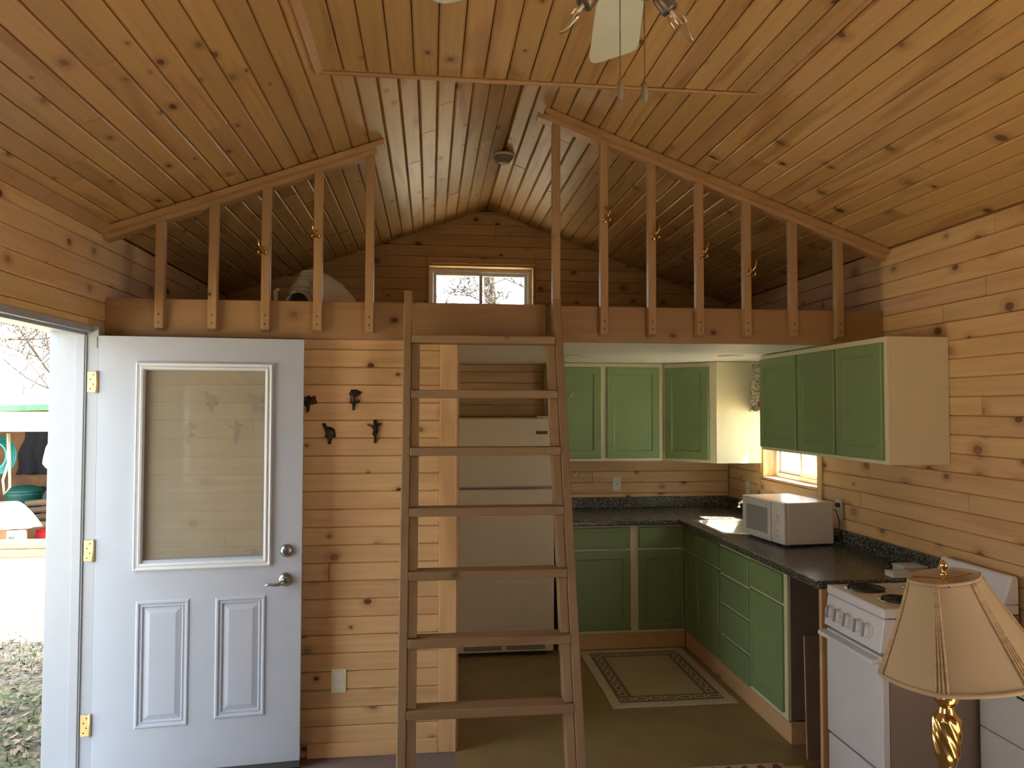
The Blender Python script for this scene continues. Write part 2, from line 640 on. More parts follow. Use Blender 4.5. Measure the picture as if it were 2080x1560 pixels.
def plank(parent, name, mat, O, Ld, Wd, Nd, L, W, th=TH, ch=CH, g=GAP):
    """board: O = corner on the wall face's back plane, front = O + Nd*th"""
    O, Ld, Wd, Nd = Vector(O), Vector(Ld), Vector(Wd), Vector(Nd)
    P = []
    for (h, i) in ((0.0, 0.0), (th - ch, 0.0), (th, ch)):
        for (a, c) in ((g + i * 0.45, g + i), (L - g - i * 0.45, g + i), (L - g - i * 0.45, W - g - i), (g + i * 0.45, W - g - i)):
            P.append(O + Ld * a + Wd * c + Nd * h)
    mb = MB()
    mb.v = P
    fl = Ld.cross(Wd).dot(Nd) > 0
    fs = [(8, 9, 10, 11)]
    for r in (0, 4):
        for i in range(4):
            j = (i + 1) % 4
            fs.append((r + i, r + j, r + 4 + j, r + 4 + i))
    if not fl: fs = [tuple(reversed(f)) for f in fs]
    mb.f = fs
    return build(mb, name, mat, parent)


def cuts(a, b, rng, joints=()):
    """random butt joints between a and b"""
    out = [a]
    x = a + rng.uniform(0.5, 3.4)
    while x < b - 0.5:
        out.append(x)
        x += rng.uniform(1.5, 3.7)
    out.append(b)
    return list(zip(out[:-1], out[1:]))


def board_wall(parent, mat, org, Ld, Nd, span, z0, z1, holes=(), top=None, seed=1, zoff=0.0, flip=False):
    """horizontal boards. org: point on wall plane at coordinate 0; Ld the run; span (a,b) in run coords;
    holes list of (a,b,za,zb); top(z)->(a,b) narrows the span"""
    rng = random.Random(seed)
    n = 0
    z = z0 - zoff
    while z < z1 - 0.01:
        lo, hi = max(z, z0), min(z + BW, z1)
        a, b = span
        if top:
            ta, tb = top(lo)
            a, b = max(a, ta), min(b, tb)
        if b - a > 0.03 and hi - lo > 0.012:
            pieces = []
            for (p, q) in cuts(a, b, rng):
                segs = [(p, q, lo, hi)]
                for (ha, hb, za, zb) in holes:
                    new = []
                    for (s0, s1, l, h) in segs:
                        if s1 <= ha or s0 >= hb or h <= za or l >= zb:
                            new.append((s0, s1, l, h))
                            continue
                        if s0 < ha: new.append((s0, ha, l, h))
                        if s1 > hb: new.append((hb, s1, l, h))
                        m0, m1 = max(s0, ha), min(s1, hb)
                        if l < za - 0.01: new.append((m0, m1, l, za))
                        if h > zb + 0.01: new.append((m0, m1, zb, h))
                    segs = new
                pieces += segs
            for (p, q, l, h) in pieces:
                if q - p < 0.02: continue
                O = Vector(org) + Vector(Ld) * p + Vector((0, 0, l))
                plank(parent, 'plank', mat, O, Ld, (0, 0, 1), Nd, q - p, h - l, ch=.0042, g=.0010)
                n += 1
        z += BW
    return n


# ------------------------------------------------------------------ floors
root_f = build(MB().box((XL - 0.15, Y0 - 0.1, -0.20), (XR + 0.15, YF + 0.15, -0.012)), 'floor', M['osb'], kind='structure')
build(MB().box((XL, Y0, -0.012), (XR, 3.34, 0.0)).box((XL, 3.34, -0.012), (0.13, YW, 0.0)), 'carpet', M['carpet'], root_f)
build(MB().box((0.13, 3.34, -0.012), (XR, YF, 0.0)), 'vinyl_sheet', M['vinyl'], root_f)
build(MB().box((0.13, 3.325, -0.004), (XR - 0.65, 3.355, 0.004)), 'threshold_strip', M['brassd'], root_f, bevel=0.002)

# ------------------------------------------------------------------ walls (backing slabs with the boards as children)
BK = TH   # boards stand proud of backing by TH, wall face at the nominal plane


def slab_wall(name, boxes):
    mb = MB()
    for a, b in boxes: mb.box(a, b)
    return build(mb, name, M['back'], kind='structure')


DY0, DY1, DZ = 2.56, 3.505, 2.055      # door opening in the left wall
WLF = (-0.90, 0.50, 0.9, 2.0)           # unseen left window, added to light the right wall
wl = slab_wall('wall_left', [((XL - 0.14, Y0, 0), (XL - BK, WLF[0], ZE + .05)), ((XL - 0.14, WLF[0], 0), (XL - BK, WLF[1], WLF[2])), ((XL - 0.14, WLF[0], WLF[3]), (XL - BK, WLF[1], ZE + .05)), ((XL - 0.14, WLF[1], 0), (XL - BK, DY0 - .03, ZE + .05)), ((XL - 0.14, DY1 + .03, 0), (XL - BK, YF + .1, ZE + .05)),
                             ((XL - 0.14, DY0 - .03, DZ + .03), (XL - BK, DY1 + .03, ZE + .05))])
board_wall(wl, M['pine_y'], (XL - BK, 0, 0), (0, 1, 0), (1, 0, 0), (1.05, YF), 0, ZE, holes=[(DY0 - .01, DY1 + .01, -1, DZ + .012)], seed=3)

WK = (4.335, 5.115, 1.195, 1.80)       # kitchen window opening: y0 y1 z0 z1
WR = (-1.5, 0.4, 0.10, 2.1)             # unseen glazing behind the camera, added to let sun onto the floor
ww = slab_wall('wall_right', [((XR + BK, Y0, 0), (XR + .14, WR[0], ZE + .05)), ((XR + BK, WR[0], 0), (XR + .14, WR[1], WR[2])),
                              ((XR + BK, WR[0], WR[3]), (XR + .14, WR[1], ZE + .05)), ((XR + BK, WR[1], 0), (XR + .14, WK[0], ZE + .05)),
                              ((XR + BK, WK[0], 0), (XR + .14, WK[1], WK[2])), ((XR + BK, WK[0], WK[3]), (XR + .14, WK[1], ZE + .05)),
                              ((XR + BK, WK[1], 0), (XR + .14, YF + .1, ZE + .05))])
board_wall(ww, M['pine_y'], (XR + BK, 0, 0), (0, 1, 0), (-1, 0, 0), (0.5, YF), 0, ZE, holes=[(WK[0], WK[1], WK[2], WK[3])], seed=11)

LW = (-0.03, 0.83, 2.38, 2.85)         # loft window x0 x1 z0 z1


def gable(name, y0, y1, hole):
    a, b, c, d = hole
    mb = MB()
    e = Vector((0, y1 - y0, 0))
    mb.prism([(XL - .14, y0, 0), (a, y0, 0), (a, y0, roof(a) + .05), (XL - .14, y0, roof(XL - .14) + .05)], e)
    mb.prism([(b, y0, 0), (XR + .14, y0, 0), (XR + .14, y0, roof(XR + .14) + .05), (b, y0, roof(b) + .05)], e)
    mb.prism([(a, y0, 0), (b, y0, 0), (b, y0, c), (a, y0, c)], e)
    if a < XC < b:
        mb.prism([(a, y0, d), (b, y0, d), (b, y0, roof(b) + .05), (XC, y0, ZR + .05), (a, y0, roof(a) + .05)], e)
    return build(mb, name, M['back'], kind='structure')


wb = gable('wall_back', YF + BK, YF + .14, LW)


def gable_span(z):
    if z <= ZE: return (XL, XR)
    h = (ZR - z) / SL
    return (XC - h, XC + h)


board_wall(wb, M['pine_x'], (0, YF + BK, 0), (1, 0, 0), (0, -1, 0), (XL, XR), 0.85, 2.056, seed=21)
board_wall(wb, M['pine_x'], (0, YF + BK, 0), (1, 0, 0), (0, -1, 0), (XL, XR), 2.2, ZR - .02, holes=[LW], top=gable_span, seed=22)
wf = build(MB().prism([(XL - .14, Y0 - .14, 0), (XR + .14, Y0 - .14, 0), (XR + .14, Y0 - .14, roof(XR + .14) + .05), (XC, Y0 - .14, ZR + .05), (XL - .14, Y0 - .14, roof(XL - .14) + .05)], (0, .14, 0)), 'wall_front', M['cabside'], kind='structure')  # unseen wall, coloured dark so little light bounces forward

# partition under the loft
wp = slab_wall('wall_partition', [((XL, YW + BK, 0), (0.125, YW + .11, ZK))])
board_wall(wp, M['pine_x'], (0, YW + BK, 0), (1, 0, 0), (0, -1, 0), (XL, 0.048), 0, ZK, seed=8, zoff=0.03)
slab = slab_wall('wall_kitchen', [((0.02, YW + .11, 0), (0.13 - BK, YF, ZK))])
board_wall(slab, M['pine_y'], (0.13 - BK, 0, 0), (0, 1, 0), (1, 0, 0), (YW + .11, YF), 0, ZK, seed=9)
# corner board at the end of the partition
t2 = build(MB().box((0.047, YW - 0.014, 0), (0.136, YW + 0.005, ZK - 0.001)), 'trim_2', M['pine_z'], bevel=0.003, kind='structure')
build(MB().box((0.128, YW + 0.006, 0), (0.146, YW + 0.125, ZK - 0.001)), 'trim_3', M['pine_z'], bevel=0.002, kind='structure')
# skirting lines at the wall foot
build(MB().box((-0.59, YW - 0.012, 0.0), (0.046, YW - 0.001, 0.07)), 'baseboard_partition', M['pine_x'], bevel=0.003, kind='structure')

# ------------------------------------------------------------------ ceiling
CT = 0.012
nl = Vector((SL, 0, 1)).normalized()      # left slope rises with x
cl_mb = MB()
e = Vector((0, YF - Y0 + .3, 0))
for sgn in (-1, 1):
    xe = XC + sgn * (XR - XC + .2)
    cl_mb.prism([(XC, Y0 - .15, ZR + CT + .002), (xe, Y0 - .15, roof(xe) + CT + .002), (xe, Y0 - .15, roof(xe) + .16), (XC, Y0 - .15, ZR + .16)], e)
ceil = build(cl_mb, 'ceiling', M['back'], kind='structure')
ZFL, YFL = 2.978, 2.75
HWF = (ZR - ZFL) / SL
cs = 1 / math.sqrt(1 + SL * SL)
rng = random.Random(5)
rows = int((XR - XC) / cs / BW) + 1
for sgn in (-1, 1):
    up = Vector((-sgn * cs, 0, SL * cs))            # from the eave up to the ridge
    nn = Vector((-sgn * SL * cs, 0, -cs))           # into the room
    eave = Vector((XR if sgn > 0 else XL, 0, ZE))
    S = (XR - XC) / cs
    for r in range(rows):
        w = min(BW, S - r * BW)
        if w < 0.012: continue
        s_mid = (r + 0.04) * BW
        x_here = abs((eave + up * s_mid).x - XC)
        ya = 0.25 if x_here > HWF else YFL - 0.02
        for (p, q) in cuts(ya, YF, rng):
            if q - p < .05: continue
            O = eave + up * (r * BW) + Vector((0, p, 0)) - nn * CT
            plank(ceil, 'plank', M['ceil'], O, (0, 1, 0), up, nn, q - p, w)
# flat section under the ridge
cf = build(MB().box((XC - HWF, Y0, ZFL + CT + .001), (XC + HWF, YFL, ZFL + CT + .02)), 'ceiling', M['back'], kind='structure')
r = 0
while r * BW < 2 * HWF - .01:
    w = min(BW, 2 * HWF - r * BW)
    for (p, q) in cuts(0.6, YFL - .004, rng):
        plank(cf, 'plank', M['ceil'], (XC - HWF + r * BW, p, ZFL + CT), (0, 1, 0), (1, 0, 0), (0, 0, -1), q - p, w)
    r += 1
build(MB().prism([(XC - HWF, YFL, ZFL - .001), (XC + HWF, YFL, ZFL - .001), (XC, YFL, ZR)], (0, .012, 0)), 'end_board', M['rail_x'], cf)
build(MB().box((XC - HWF, YFL - .006, ZFL - .010), (XC + HWF, YFL + .016, ZFL - .0005)), 'edge_strip', M['rail_x'], cf, bevel=.003)
for sg in (-1, 1):
    xx = XC + sg * HWF
    build(MB().prism([(xx - sg * .016, 0.3, ZFL + .001), (xx + sg * .014, 0.3, ZFL - .016), (xx + sg * .020, 0.3, ZFL - .0065), (xx, 0.3, ZFL + .012)], (0, YFL - .3, 0)), 'corner_strip', M['rail_x'], cf, bevel=.001)
# moulding where the left slope meets the wall
build(MB().prism([(XL, 0.2, ZE - .035), (XL + .012, 0.2, ZE - .035), (XL + .04, 0.2, ZE + .014 - .004), (XL, .2, ZE - .002)], (0, YW - .1 - .2, 0)), 'trim_4', M['rail_x'], kind='structure')

# kitchen ceiling and loft deck
kc = build(MB().box((0.02, YW + .03, ZK), (XR, YF, ZK + .012)), 'ceiling', M['drywall'], kind='structure')
build(MB().box((XL, YW + .002, 2.186), (XR, YF, 2.205)), 'floor', M['osb'], kind='structure')
# loft beam
lb = build(MB().box((XL, YW - .036, 2.052), (XR, YW + .002, 2.2376)), 'loft_beam', M['beam'], bevel=.003)
tag(lb, 'long pine beam across the room carrying the loft edge', 'beam')
wpl = build(MB().box((-0.075, YW - .050, 2.058), (0.585, YW - .0365, 2.239)), 'landing_board', M['beam'], bevel=.002)
tag(wpl, 'smooth pale board fixed to the loft beam between the ladder tops', 'board')

# ------------------------------------------------------------------ loft railing
BY0, BY1 = YW - .036 - .040, YW - .037


def railing(name, label, xs, xa, xb, hooks):
    t = thing(name, label, 'railing', ((xa + xb) / 2, YW - .06, 2.06))
    for x in xs:
        zt = roof(x) - .045
        dx = .0205
        mb = MB().prism([(x - dx, BY0, 2.08), (x + dx, BY0, 2.08), (x + dx, BY0, roof(x + dx) - .058), (x - dx, BY0, roof(x - dx) - .058)], (0, BY1 - BY0, 0))
        # angled foot
        for v in mb.v:
            if abs(v.z - 2.08) < 1e-6 and abs(v.y - BY0) < 1e-6: v.z += .012
        b = build(mb, 'baluster', M['stud_z'], t, bevel=.003)
        for zz in (2.118, 2.158):
            s = MB().lathe([(.0048, -.001), (.0048, .001)], 8, Matrix.Translation((x, BY0 - .001, zz)) @ Matrix.Rotation(pi / 2, 4, 'X'))
            build(s, 'screw_head', M['dark'], b)
    # sloping top rail against the ceiling, and the cleat behind it
    for (ya, yb, d0, d1, nm) in ((BY0 - .030, BY1 + .010, .004, .032, 'top_rail'), (BY0 + .004, BY1 + .03, .032, .058, 'cleat')):
        ea = 0.0 if nm == 'top_rail' else .02
        A, B = (xa, xb)
        if nm == 'cleat':
            if xb < XC: B = xb - .035
            else: A = xa - .035
        build(MB().prism([(A, ya, roof(A) - d1), (B, ya, roof(B) - d1), (B, ya, roof(B) - d0), (A, ya, roof(A) - d0)], (0, yb - ya, 0)), nm, M['rail_x'], t, bevel=.002)
    return t


XSL = [-1.292, -1.047, -0.80, -0.552, -0.302]
XSR = [0.634, 0.883, 1.135, 1.391, 1.649, 1.904, 2.161]
railing('loft_railing', 'left loft railing of five pine balusters under a sloping rail', XSL, XL + .004, -0.235, ())
railing('loft_railing', 'right loft railing of seven pine balusters under a sloping rail', XSR, 0.575, XR - .002, ())


def coat_hook(x, y, z, label, sgn=1):
    y -= .0012
    t = thing('coat_hook', label, 'hook', (x, y, z), 0, 'brass coat hooks on the loft balusters')
    build(MB().box((x - .010, y - .004, z - .018), (x + .010, y, z + .022)), 'back_plate', M['brass'], t, bevel=.002)
    build(MB().tube([(x, y - .004, z), (x + sgn * .004, y - .022, z - .002), (x + sgn * .012, y - .040, z + .018), (x + sgn * .017, y - .048, z + .052)], [.004, .004, .0035, .0055], 8), 'upper_prong', M['brass'], t, smooth=True)
    for s in (-1, 1):
        build(MB().tube([(x + s * .004, y - .004, z - .008), (x + s * .013, y - .016, z - .024), (x + s * .018, y - .028, z - .018), (x + s * .018, y - .031, z - .003)], [.0035, .0035, .0035, .0055], 8), 'lower_prong', M['brass'], t, smooth=True)


coat_hook(-0.81, BY0, 2.475, 'brass coat hook on the middle baluster of the left railing', -1)
coat_hook(-0.558, BY0, 2.562, 'brass coat hook on the fourth baluster from the left wall', -1)
coat_hook(0.888, BY0, 2.685, 'topmost brass coat hook of the right railing, nearest the peak', 1)
coat_hook(1.145, BY0, 2.603, 'brass coat hook on the third baluster of the right railing', 1)
coat_hook(1.401, BY0, 2.512, 'brass coat hook on the middle baluster of the right railing', 1)
coat_hook(1.659, BY0, 2.425, 'lowest brass coat hook of the right railing, toward the right wall', 1)

# ------------------------------------------------------------------ ladder
LA, LB_ = 2.880, 0.288
tilt = math.atan(LB_)
lad = thing('loft_ladder', 'lumber ladder with eight flat treads leaning on the loft beam', 'ladder', (0.255, LA, 0))
Lh = 2.285 / math.cos(tilt)
ML = Matrix.Translation((0, LA, 0)) @ Matrix.Rotation(-tilt, 4, 'X')   # local z runs up the ladder, local y its depth


def lad_box(x0, x1, y0, y1, s0, s1, name, mat, bev=.004):
    mb = MB().box((x0, y0, s0), (x1, y1, s1), ML)
    return mb


LX0, LX1 = -0.128, 0.640
DEP = .089
for (x0, x1) in ((LX0, LX0 + .038), (LX1 - .038, LX1)):
    mb = MB().box((x0, 0, 0), (x1, DEP, Lh), ML)
    for v in mb.v:
        if v.z < .3: v.z = 0.0
    # plumb cut foot: keep along the slope
    for k in (0, 1):      # front lower verts
        mb.v[k].y = LA
    for k in (2, 3):
        mb.v[k].y = LA + DEP / math.cos(tilt)
    top_front, top_back = (4, 5), (6, 7)
    for k in top_front: mb.v[k] = ML @ Vector((mb_x := (x0 if k == 4 else x1), 0, Lh - (.0 if x0 < 0 else .035)))
    for k in top_back: mb.v[k] = ML @ Vector(((x1 if k == 6 else x0), DEP, Lh - (.03 if x0 < 0 else 0.0) - .03))
    build(mb, 'side_rail', M['lad_z'], lad, bevel=.005)
SK = [((2.04 - .263 * k) / math.cos(tilt)) for k in range(8)]
Mt = lambda z: Matrix.Translation((0, LA + LB_ * z, z))
for k, s in enumerate(SK):
    z = s * math.cos(tilt)
    yy = LA + LB_ * z
    wv = .002 * math.sin(k * 2.1)
    build(MB().box((LX0 + .0385, yy - .004 + wv, z - .019), (LX1 - .0385, yy + .085 + wv, z + .019)), 'tread', M['lad_x'], lad, bevel=.004)
for k in range(8):
    sa = SK[k] - .0205 / math.cos(tilt)
    sb = SK[k + 1] + .0205 / math.cos(tilt) if k < 7 else .02
    for (x0, x1) in ((LX0 + .0385, LX0 + .0765), (LX1 - .0765, LX1 - .0385)):
        za, zb = sa * math.cos(tilt), sb * math.cos(tilt)
        ya, yb = LA + LB_ * za, LA + LB_ * zb
        o_ = .012
        mb = MB().prism([(x0, ya + o_, za), (x0, yb + o_, zb), (x0, yb + o_ + .07, zb), (x0, ya + o_ + .07, za)], (x1 - x0, 0, 0))
        build(mb, 'spacer_block', M['lad_z'], lad, bevel=.003)
# cup hooks screwed to the outer side of the right rail
for (z, lab) in ((1.765, 'upper brass cup hook on the right side rail of the ladder'), (1.40, 'lower brass cup hook on the right side rail of the ladder')):
    y = LA + LB_ * z + .03
    pts = [(LX1, y, z)] + [(LX1 + .018 + .017 * math.sin(a), y, z + .017 - .017 * math.cos(a)) for a in [0.0, .5, 1.0, 1.57, 2.0]]
    h = build(MB().tube(pts, .0022, 6), 'cup_hook', M['brass'], lad, smooth=True)
    continue
    tag(h, lab, 'hook', 'cup hooks on the ladder')

# ------------------------------------------------------------------ entry door
# frame
df = root('trim_1', (XL, DY1, 0))
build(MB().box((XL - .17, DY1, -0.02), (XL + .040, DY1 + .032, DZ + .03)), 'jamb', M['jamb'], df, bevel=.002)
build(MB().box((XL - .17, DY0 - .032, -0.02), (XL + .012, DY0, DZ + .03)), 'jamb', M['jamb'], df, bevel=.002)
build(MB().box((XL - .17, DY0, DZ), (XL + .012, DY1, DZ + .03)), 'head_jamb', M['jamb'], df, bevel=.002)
build(MB().box((XL - .055, DY1 - .013, 0.0), (XL - .015, DY1, DZ)), 'stop', M['jamb'], df, bevel=.002)
build(MB().box((XL - .055, DY0, DZ - .013), (XL - .015, DY1 - .013, DZ)), 'stop', M['jamb'], df, bevel=.002)
build(MB().box((XL - .016, DY1 - .008, 0.0), (XL - .009, DY1 - .0005, DZ - .014)), 'weather_strip', M['grey'], df)
build(MB().box((XL - .19, DY0, -0.035), (XL + .0, DY1, -0.0)), 'sill', M['nickel'], df, bevel=.003)
build(MB().box((XL + .003, DY1 - .004, 1.985), (XL + .034, DY1 - .0005, 2.035)), 'corner_pad', M['grey'], df)
build(MB().box((XL + .003, DY1 - .006, 0.0), (XL + .034, DY1 - .0005, 0.055)), 'corner_pad', M['dark'], df)

HX, HY, HA = -1.508, 3.500, 0.09
door = root('door_1', (HX, HY, 0.0), HA)
door['label'] = 'open white panelled entry door with hazy glass, swung against the partition'
DW, DZ0, DZ1 = 0.905, 0.045, 2.04
G = (0.162, 0.765, 0.965, 1.922)    # outer of the glass frame
Gi = (0.196, 0.728, 1.010, 1.885)
DT = .044


def frame_boxes(mb, x0, x1, z0, z1, a, b, c, d, y0, y1):
    mb.box((x0, y0, z0), (a, y1, z1)); mb.box((b, y0, z0), (x1, y1, z1))
    mb.box((a, y0, z0), (b, y1, c)); mb.box((a, y0, d), (b, y1, z1))


# leaf: slab with the glass hole and two recessed moulded panels
PN = [(0.177, 0.408, 0.250, 0.828), (0.520, 0.745, 0.268, 0.828)]


def face_cells(mb, xs, zs, solid, y0, y1):
    """grid of cells, front at y0 & back y1; only where solid(i,j)"""
    nx, nz = len(xs) - 1, len(zs) - 1
    S = lambda i, j: 0 <= i < nx and 0 <= j < nz and solid(xs[i], xs[i + 1], zs[j], zs[j + 1])
    for i in range(nx):
        for j in range(nz):
            if not S(i, j): continue
            a, b, c, d = xs[i], xs[i + 1], zs[j], zs[j + 1]
            mb.quad((a, y0, c), (b, y0, c), (b, y0, d), (a, y0, d))
            mb.quad((a, y1, c), (a, y1, d), (b, y1, d), (b, y1, c))
            if not S(i - 1, j): mb.quad((a, y0, c), (a, y0, d), (a, y1, d), (a, y1, c))
            if not S(i + 1, j): mb.quad((b, y0, c), (b, y1, c), (b, y1, d), (b, y0, d))
            if not S(i, j - 1): mb.quad((a, y0, c), (a, y1, c), (b, y1, c), (b, y0, c))
            if not S(i, j + 1): mb.quad((a, y0, d), (b, y0, d), (b, y1, d), (a, y1, d))


xs = sorted({0.0, DW, Gi[0], Gi[1], PN[0][0], PN[0][1], PN[1][0], PN[1][1]})
zs = sorted({DZ0, DZ1, Gi[2], Gi[3], PN[0][2], PN[0][3], PN[1][2]})


def solid(a, b, c, d):
    mx_, mz_ = (a + b) / 2, (c + d) / 2
    for (p, q, s, t) in [Gi] + PN:
        if p < mx_ < q and s < mz_ < t: return False
    return True


mb = MB()
face_cells(mb, xs, zs, solid, 0.0, DT)
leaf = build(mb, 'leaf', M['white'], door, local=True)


def ring(mb, rect, steps):
    """steps: list of (inset, y). nested rectangular profile"""
    x0, x1, z0, z1 = rect
    loops = []
    for ins, y in steps:
        loops.append([(x0 + ins, y, z0 + ins), (x1 - ins, y, z0 + ins), (x1 - ins, y, z1 - ins), (x0 + ins, y, z1 - ins)])
    for A, B in zip(loops[:-1], loops[1:]):
        for i in range(4):
            j = (i + 1) % 4
            mb.quad(A[i], A[j], B[j], B[i])
    return loops[-1]


for P_ in PN:
    mb = MB()
    last = ring(mb, P_, [(0, 0), (.006, -.006), (.013, -.006), (.018, .001), (.024, .001), (.028, -.002), (.033, .006), (.036, .006), (.060, -.001)])
    mb.quad(*last)
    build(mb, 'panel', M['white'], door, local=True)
    mb = MB().box((P_[0], DT - .006, P_[2]), (P_[1], DT - .001, P_[3]))
    build(mb, 'panel_back', M['white'], leaf if False else door, local=True)
mb = MB()
ring(mb, G, [(0, 0.0), (.0, -.010), (.006, -.016), (.012, -.012), (.018, -.009), (.024, -.016), (.032, -.013), (.035, -.001), (.036, .012)])
gf = build(mb, 'glass_frame', M['whitetrim'], door, local=True)
mb = MB()
ring(mb, G, [(0, DT), (.0, DT + .010), (.03, DT + .012), (.036, DT - .012)])
mb.f = [tuple(reversed(f)) for f in mb.f]
build(mb, 'glass_frame', M['whitetrim'], door, local=True)
build(MB().box((Gi[0] - .002, .018, Gi[2] - .002), (Gi[1] + .002, .022, Gi[3] + .002)), 'glass_pane', M['doorglass'], door, local=True)
build(MB().box((0.0, .004, 0.012), (DW, DT - .004, DZ0)), 'door_sweep', M['dark'], door, local=True)
# hardware
RX = Matrix.Rotation(pi / 2, 4, 'X')
db = build(MB().lathe([(.031, 0), (.031, .006), (.027, .014), (.020, .018), (.018, .019)], 28, Matrix.Translation((.837, 0, 1.033)) @ RX), 'deadbolt', M['nickel'], door, local=True, smooth=True, bevel=.0)
build(MB().lathe([(.011, .0), (.011, .024)], 16, Matrix.Translation((.837, 0, 1.033)) @ RX).box((.8355, -.026, 1.025), (.8385, -.0235, 1.041)), 'key_cylinder', M['nickel'], door, local=True)
ros = build(MB().lathe([(.033, 0), (.033, .005), (.028, .013), (.018, .018), (.014, .036), (.014, .04)], 28, Matrix.Translation((.832, 0, .897)) @ RX), 'lever_handle', M['nickel'], door, local=True, smooth=True)
lev = MB().tube([(.832, -.040, .897), (.825, -.050, .894), (.808, -.053, .886), (.785, -.053, .884), (.760, -.050, .887), (.738, -.048, .879)], [.010, .010, .0085, .0075, .006, .0035], 10)
build(lev, 'lever_grip', M['nickel'], door, local=True, smooth=True)
for zc, c in ((1.828, 'brassd'), (1.064, 'brassd'), (0.285, 'brassd')):
    hz = MB().box((-.043, -.004, zc - .047), (-.008, -.0015, zc + .047))
    h = build(hz, 'hinge', M[c], door, local=True, bevel=.001)
    build(MB().lathe([(.006, -.05), (.006, .05)], 12, Matrix.Translation((-.004, -.006, zc))), 'hinge_pin', M[c], door, local=True, smooth=True)
    for dz in (-.032, -.011, .011, .032):
        for dx in (-.030,):
            build(MB().lathe([(.0035, 0), (.002, .0012)], 8, Matrix.Translation((-.030 + (.012 if dz in (-.011, .032) else 0), -.004, zc + dz)) @ RX), 'hinge_screw', M['bronze'], door, local=True)
# cream backing strip of the leaf edge seen beside the hinges

# ------------------------------------------------------------------ windows
def slider(name, axis, pos, a0, a1, z0, z1, depth, inward, casing=0.0, reveal=None, liner=True, mull=None, sgn=1):
    """horizontal sliding window; axis = run axis ('x' or 'y'); pos = inner wall coordinate; depth outward"""
    w = root(name, (pos, (a0 + a1) / 2, z0) if axis == 'y' else ((a0 + a1) / 2, pos, z0))

    def bx(mb, u0, u1, d0, d1, zz0, zz1):
        # d measured outward from the wall face
        p0, p1 = pos + sgn * d0, pos + sgn * d1
        if axis == 'y': mb.box((p0, u0, zz0), (p1, u1, zz1))
        else: mb.box((u0, p0, zz0), (u1, p1, zz1))
        return mb
    t = .018
    if liner:
        build(bx(MB(), a0, a0 + t, -.002, depth, z0, z1), 'jamb_board', M['pine_z'], w, bevel=.002)
        build(bx(MB(), a1 - t, a1, -.002, depth, z0, z1), 'jamb_board', M['pine_z'], w, bevel=.002)
        build(bx(MB(), a0 + t, a1 - t, -.002, depth, z1 - t, z1), 'head_board', M['pine_y' if axis == 'y' else 'pine_x'], w, bevel=.002)
        build(bx(MB(), a0 + t, a1 - t, -.004, depth, z0, z0 + t), 'sill_board', M['pine_y' if axis == 'y' else 'pine_x'], w, bevel=.002)
    b0, b1, c0, c1 = a0 + t, a1 - t, z0 + t, z1 - t
    f = .030
    d0, d1 = depth - .045, depth - .002
    mb = MB()
    for q in ((b0, b0 + f, c0, c1), (b1 - f, b1, c0, c1), (b0 + f, b1 - f, c0, c0 + f), (b0 + f, b1 - f, c1 - f, c1)):
        bx(mb, q[0], q[1], d0, d1, q[2], q[3])
    build(mb, 'window_frame', M['whitetrim'], w, bevel=.002)
    m = mull if mull else (b0 + b1) / 2
    s = .026
    for k, (u0, u1, dd) in enumerate(((b0 + f, m + .014, d0 + .004), (m - .014, b1 - f, d0 + .022))):
        mb = MB()
        e0, e1, g0, g1 = u0 + .0005, u1 - .0005, c0 + f + .0005, c1 - f - .0005
        for q in ((e0, e0 + s, g0, g1), (e1 - s, e1, g0, g1), (e0 + s, e1 - s, g0, g0 + s), (e0 + s, e1 - s, g1 - s, g1)):
            bx(mb, q[0], q[1], dd, dd + .017, q[2], q[3])
        sash = build(mb, 'sash', M['whitetrim'], w, bevel=.002)
        build(bx(MB(), e0 + s - .002, e1 - s + .002, dd + .006, dd + .010, g0 + s - .002, g1 - s + .002), 'glass_pane', M['glass'], sash)
    return w, bx


wk, bxk = slider('window_1', 'y', XR, WK[0], WK[1], WK[2], WK[3], .135, -1)
# thin casing on the near side and apron below
build(bxk(MB(), WK[0] - .055, WK[0] - .0005, -.012, -.0005, WK[2] - .06, WK[3]), 'casing', M['pine_z'], wk, bevel=.002)
build(bxk(MB(), WK[0], WK[1] + .002, -.012, -.0005, WK[2] - .075, WK[2] - .003), 'apron', M['pine_y'], wk, bevel=.002)
build(bxk(MB(), WK[1] + .0005, WK[1] + .05, -.012, -.0005, WK[2] - .075, WK[3]), 'casing', M['pine_z'], wk, bevel=.002)
wlft, bxl = slider('window_2', 'x', YF, LW[0], LW[1], LW[2], LW[3], .135, -1, mull=.40)
build(bxl(MB(), LW[0] - .004, LW[1] + .004, -.016, -.0005, LW[3] + .0005, LW[3] + .012), 'casing', M['pine_x'], wlft, bevel=.002)
wbl, _ = slider('fill_window_4', 'y', XL, WLF[0], WLF[1], WLF[2], WLF[3], .135, -1, sgn=-1)  # out of view, added for light from the left
wbr, _ = slider('fill_window_3', 'y', XR, WR[0], WR[1], WR[2], WR[3], .135, -1)  # out of view, added for warm sun bounce off the floor

# curtain valance over the kitchen window
cur = thing('curtain_valance', 'short leaf-print curtain valance hanging over the kitchen window', 'curtain', (XR - .06, 4.76, 2.0))


def cv(u, v):
    y = 5.105 + .03 * math.sin(v * 3) - u * .80
    x = XR - .075 - .030 * v + .022 * math.sin(u * 46) * (0.3 + .7 * v) + .006 * math.sin(u * 17 + 1)
    return (x, y + .012 * v * math.sin(u * 23), 2.035 - v * (.345 + .008 * math.sin(u * 46)))


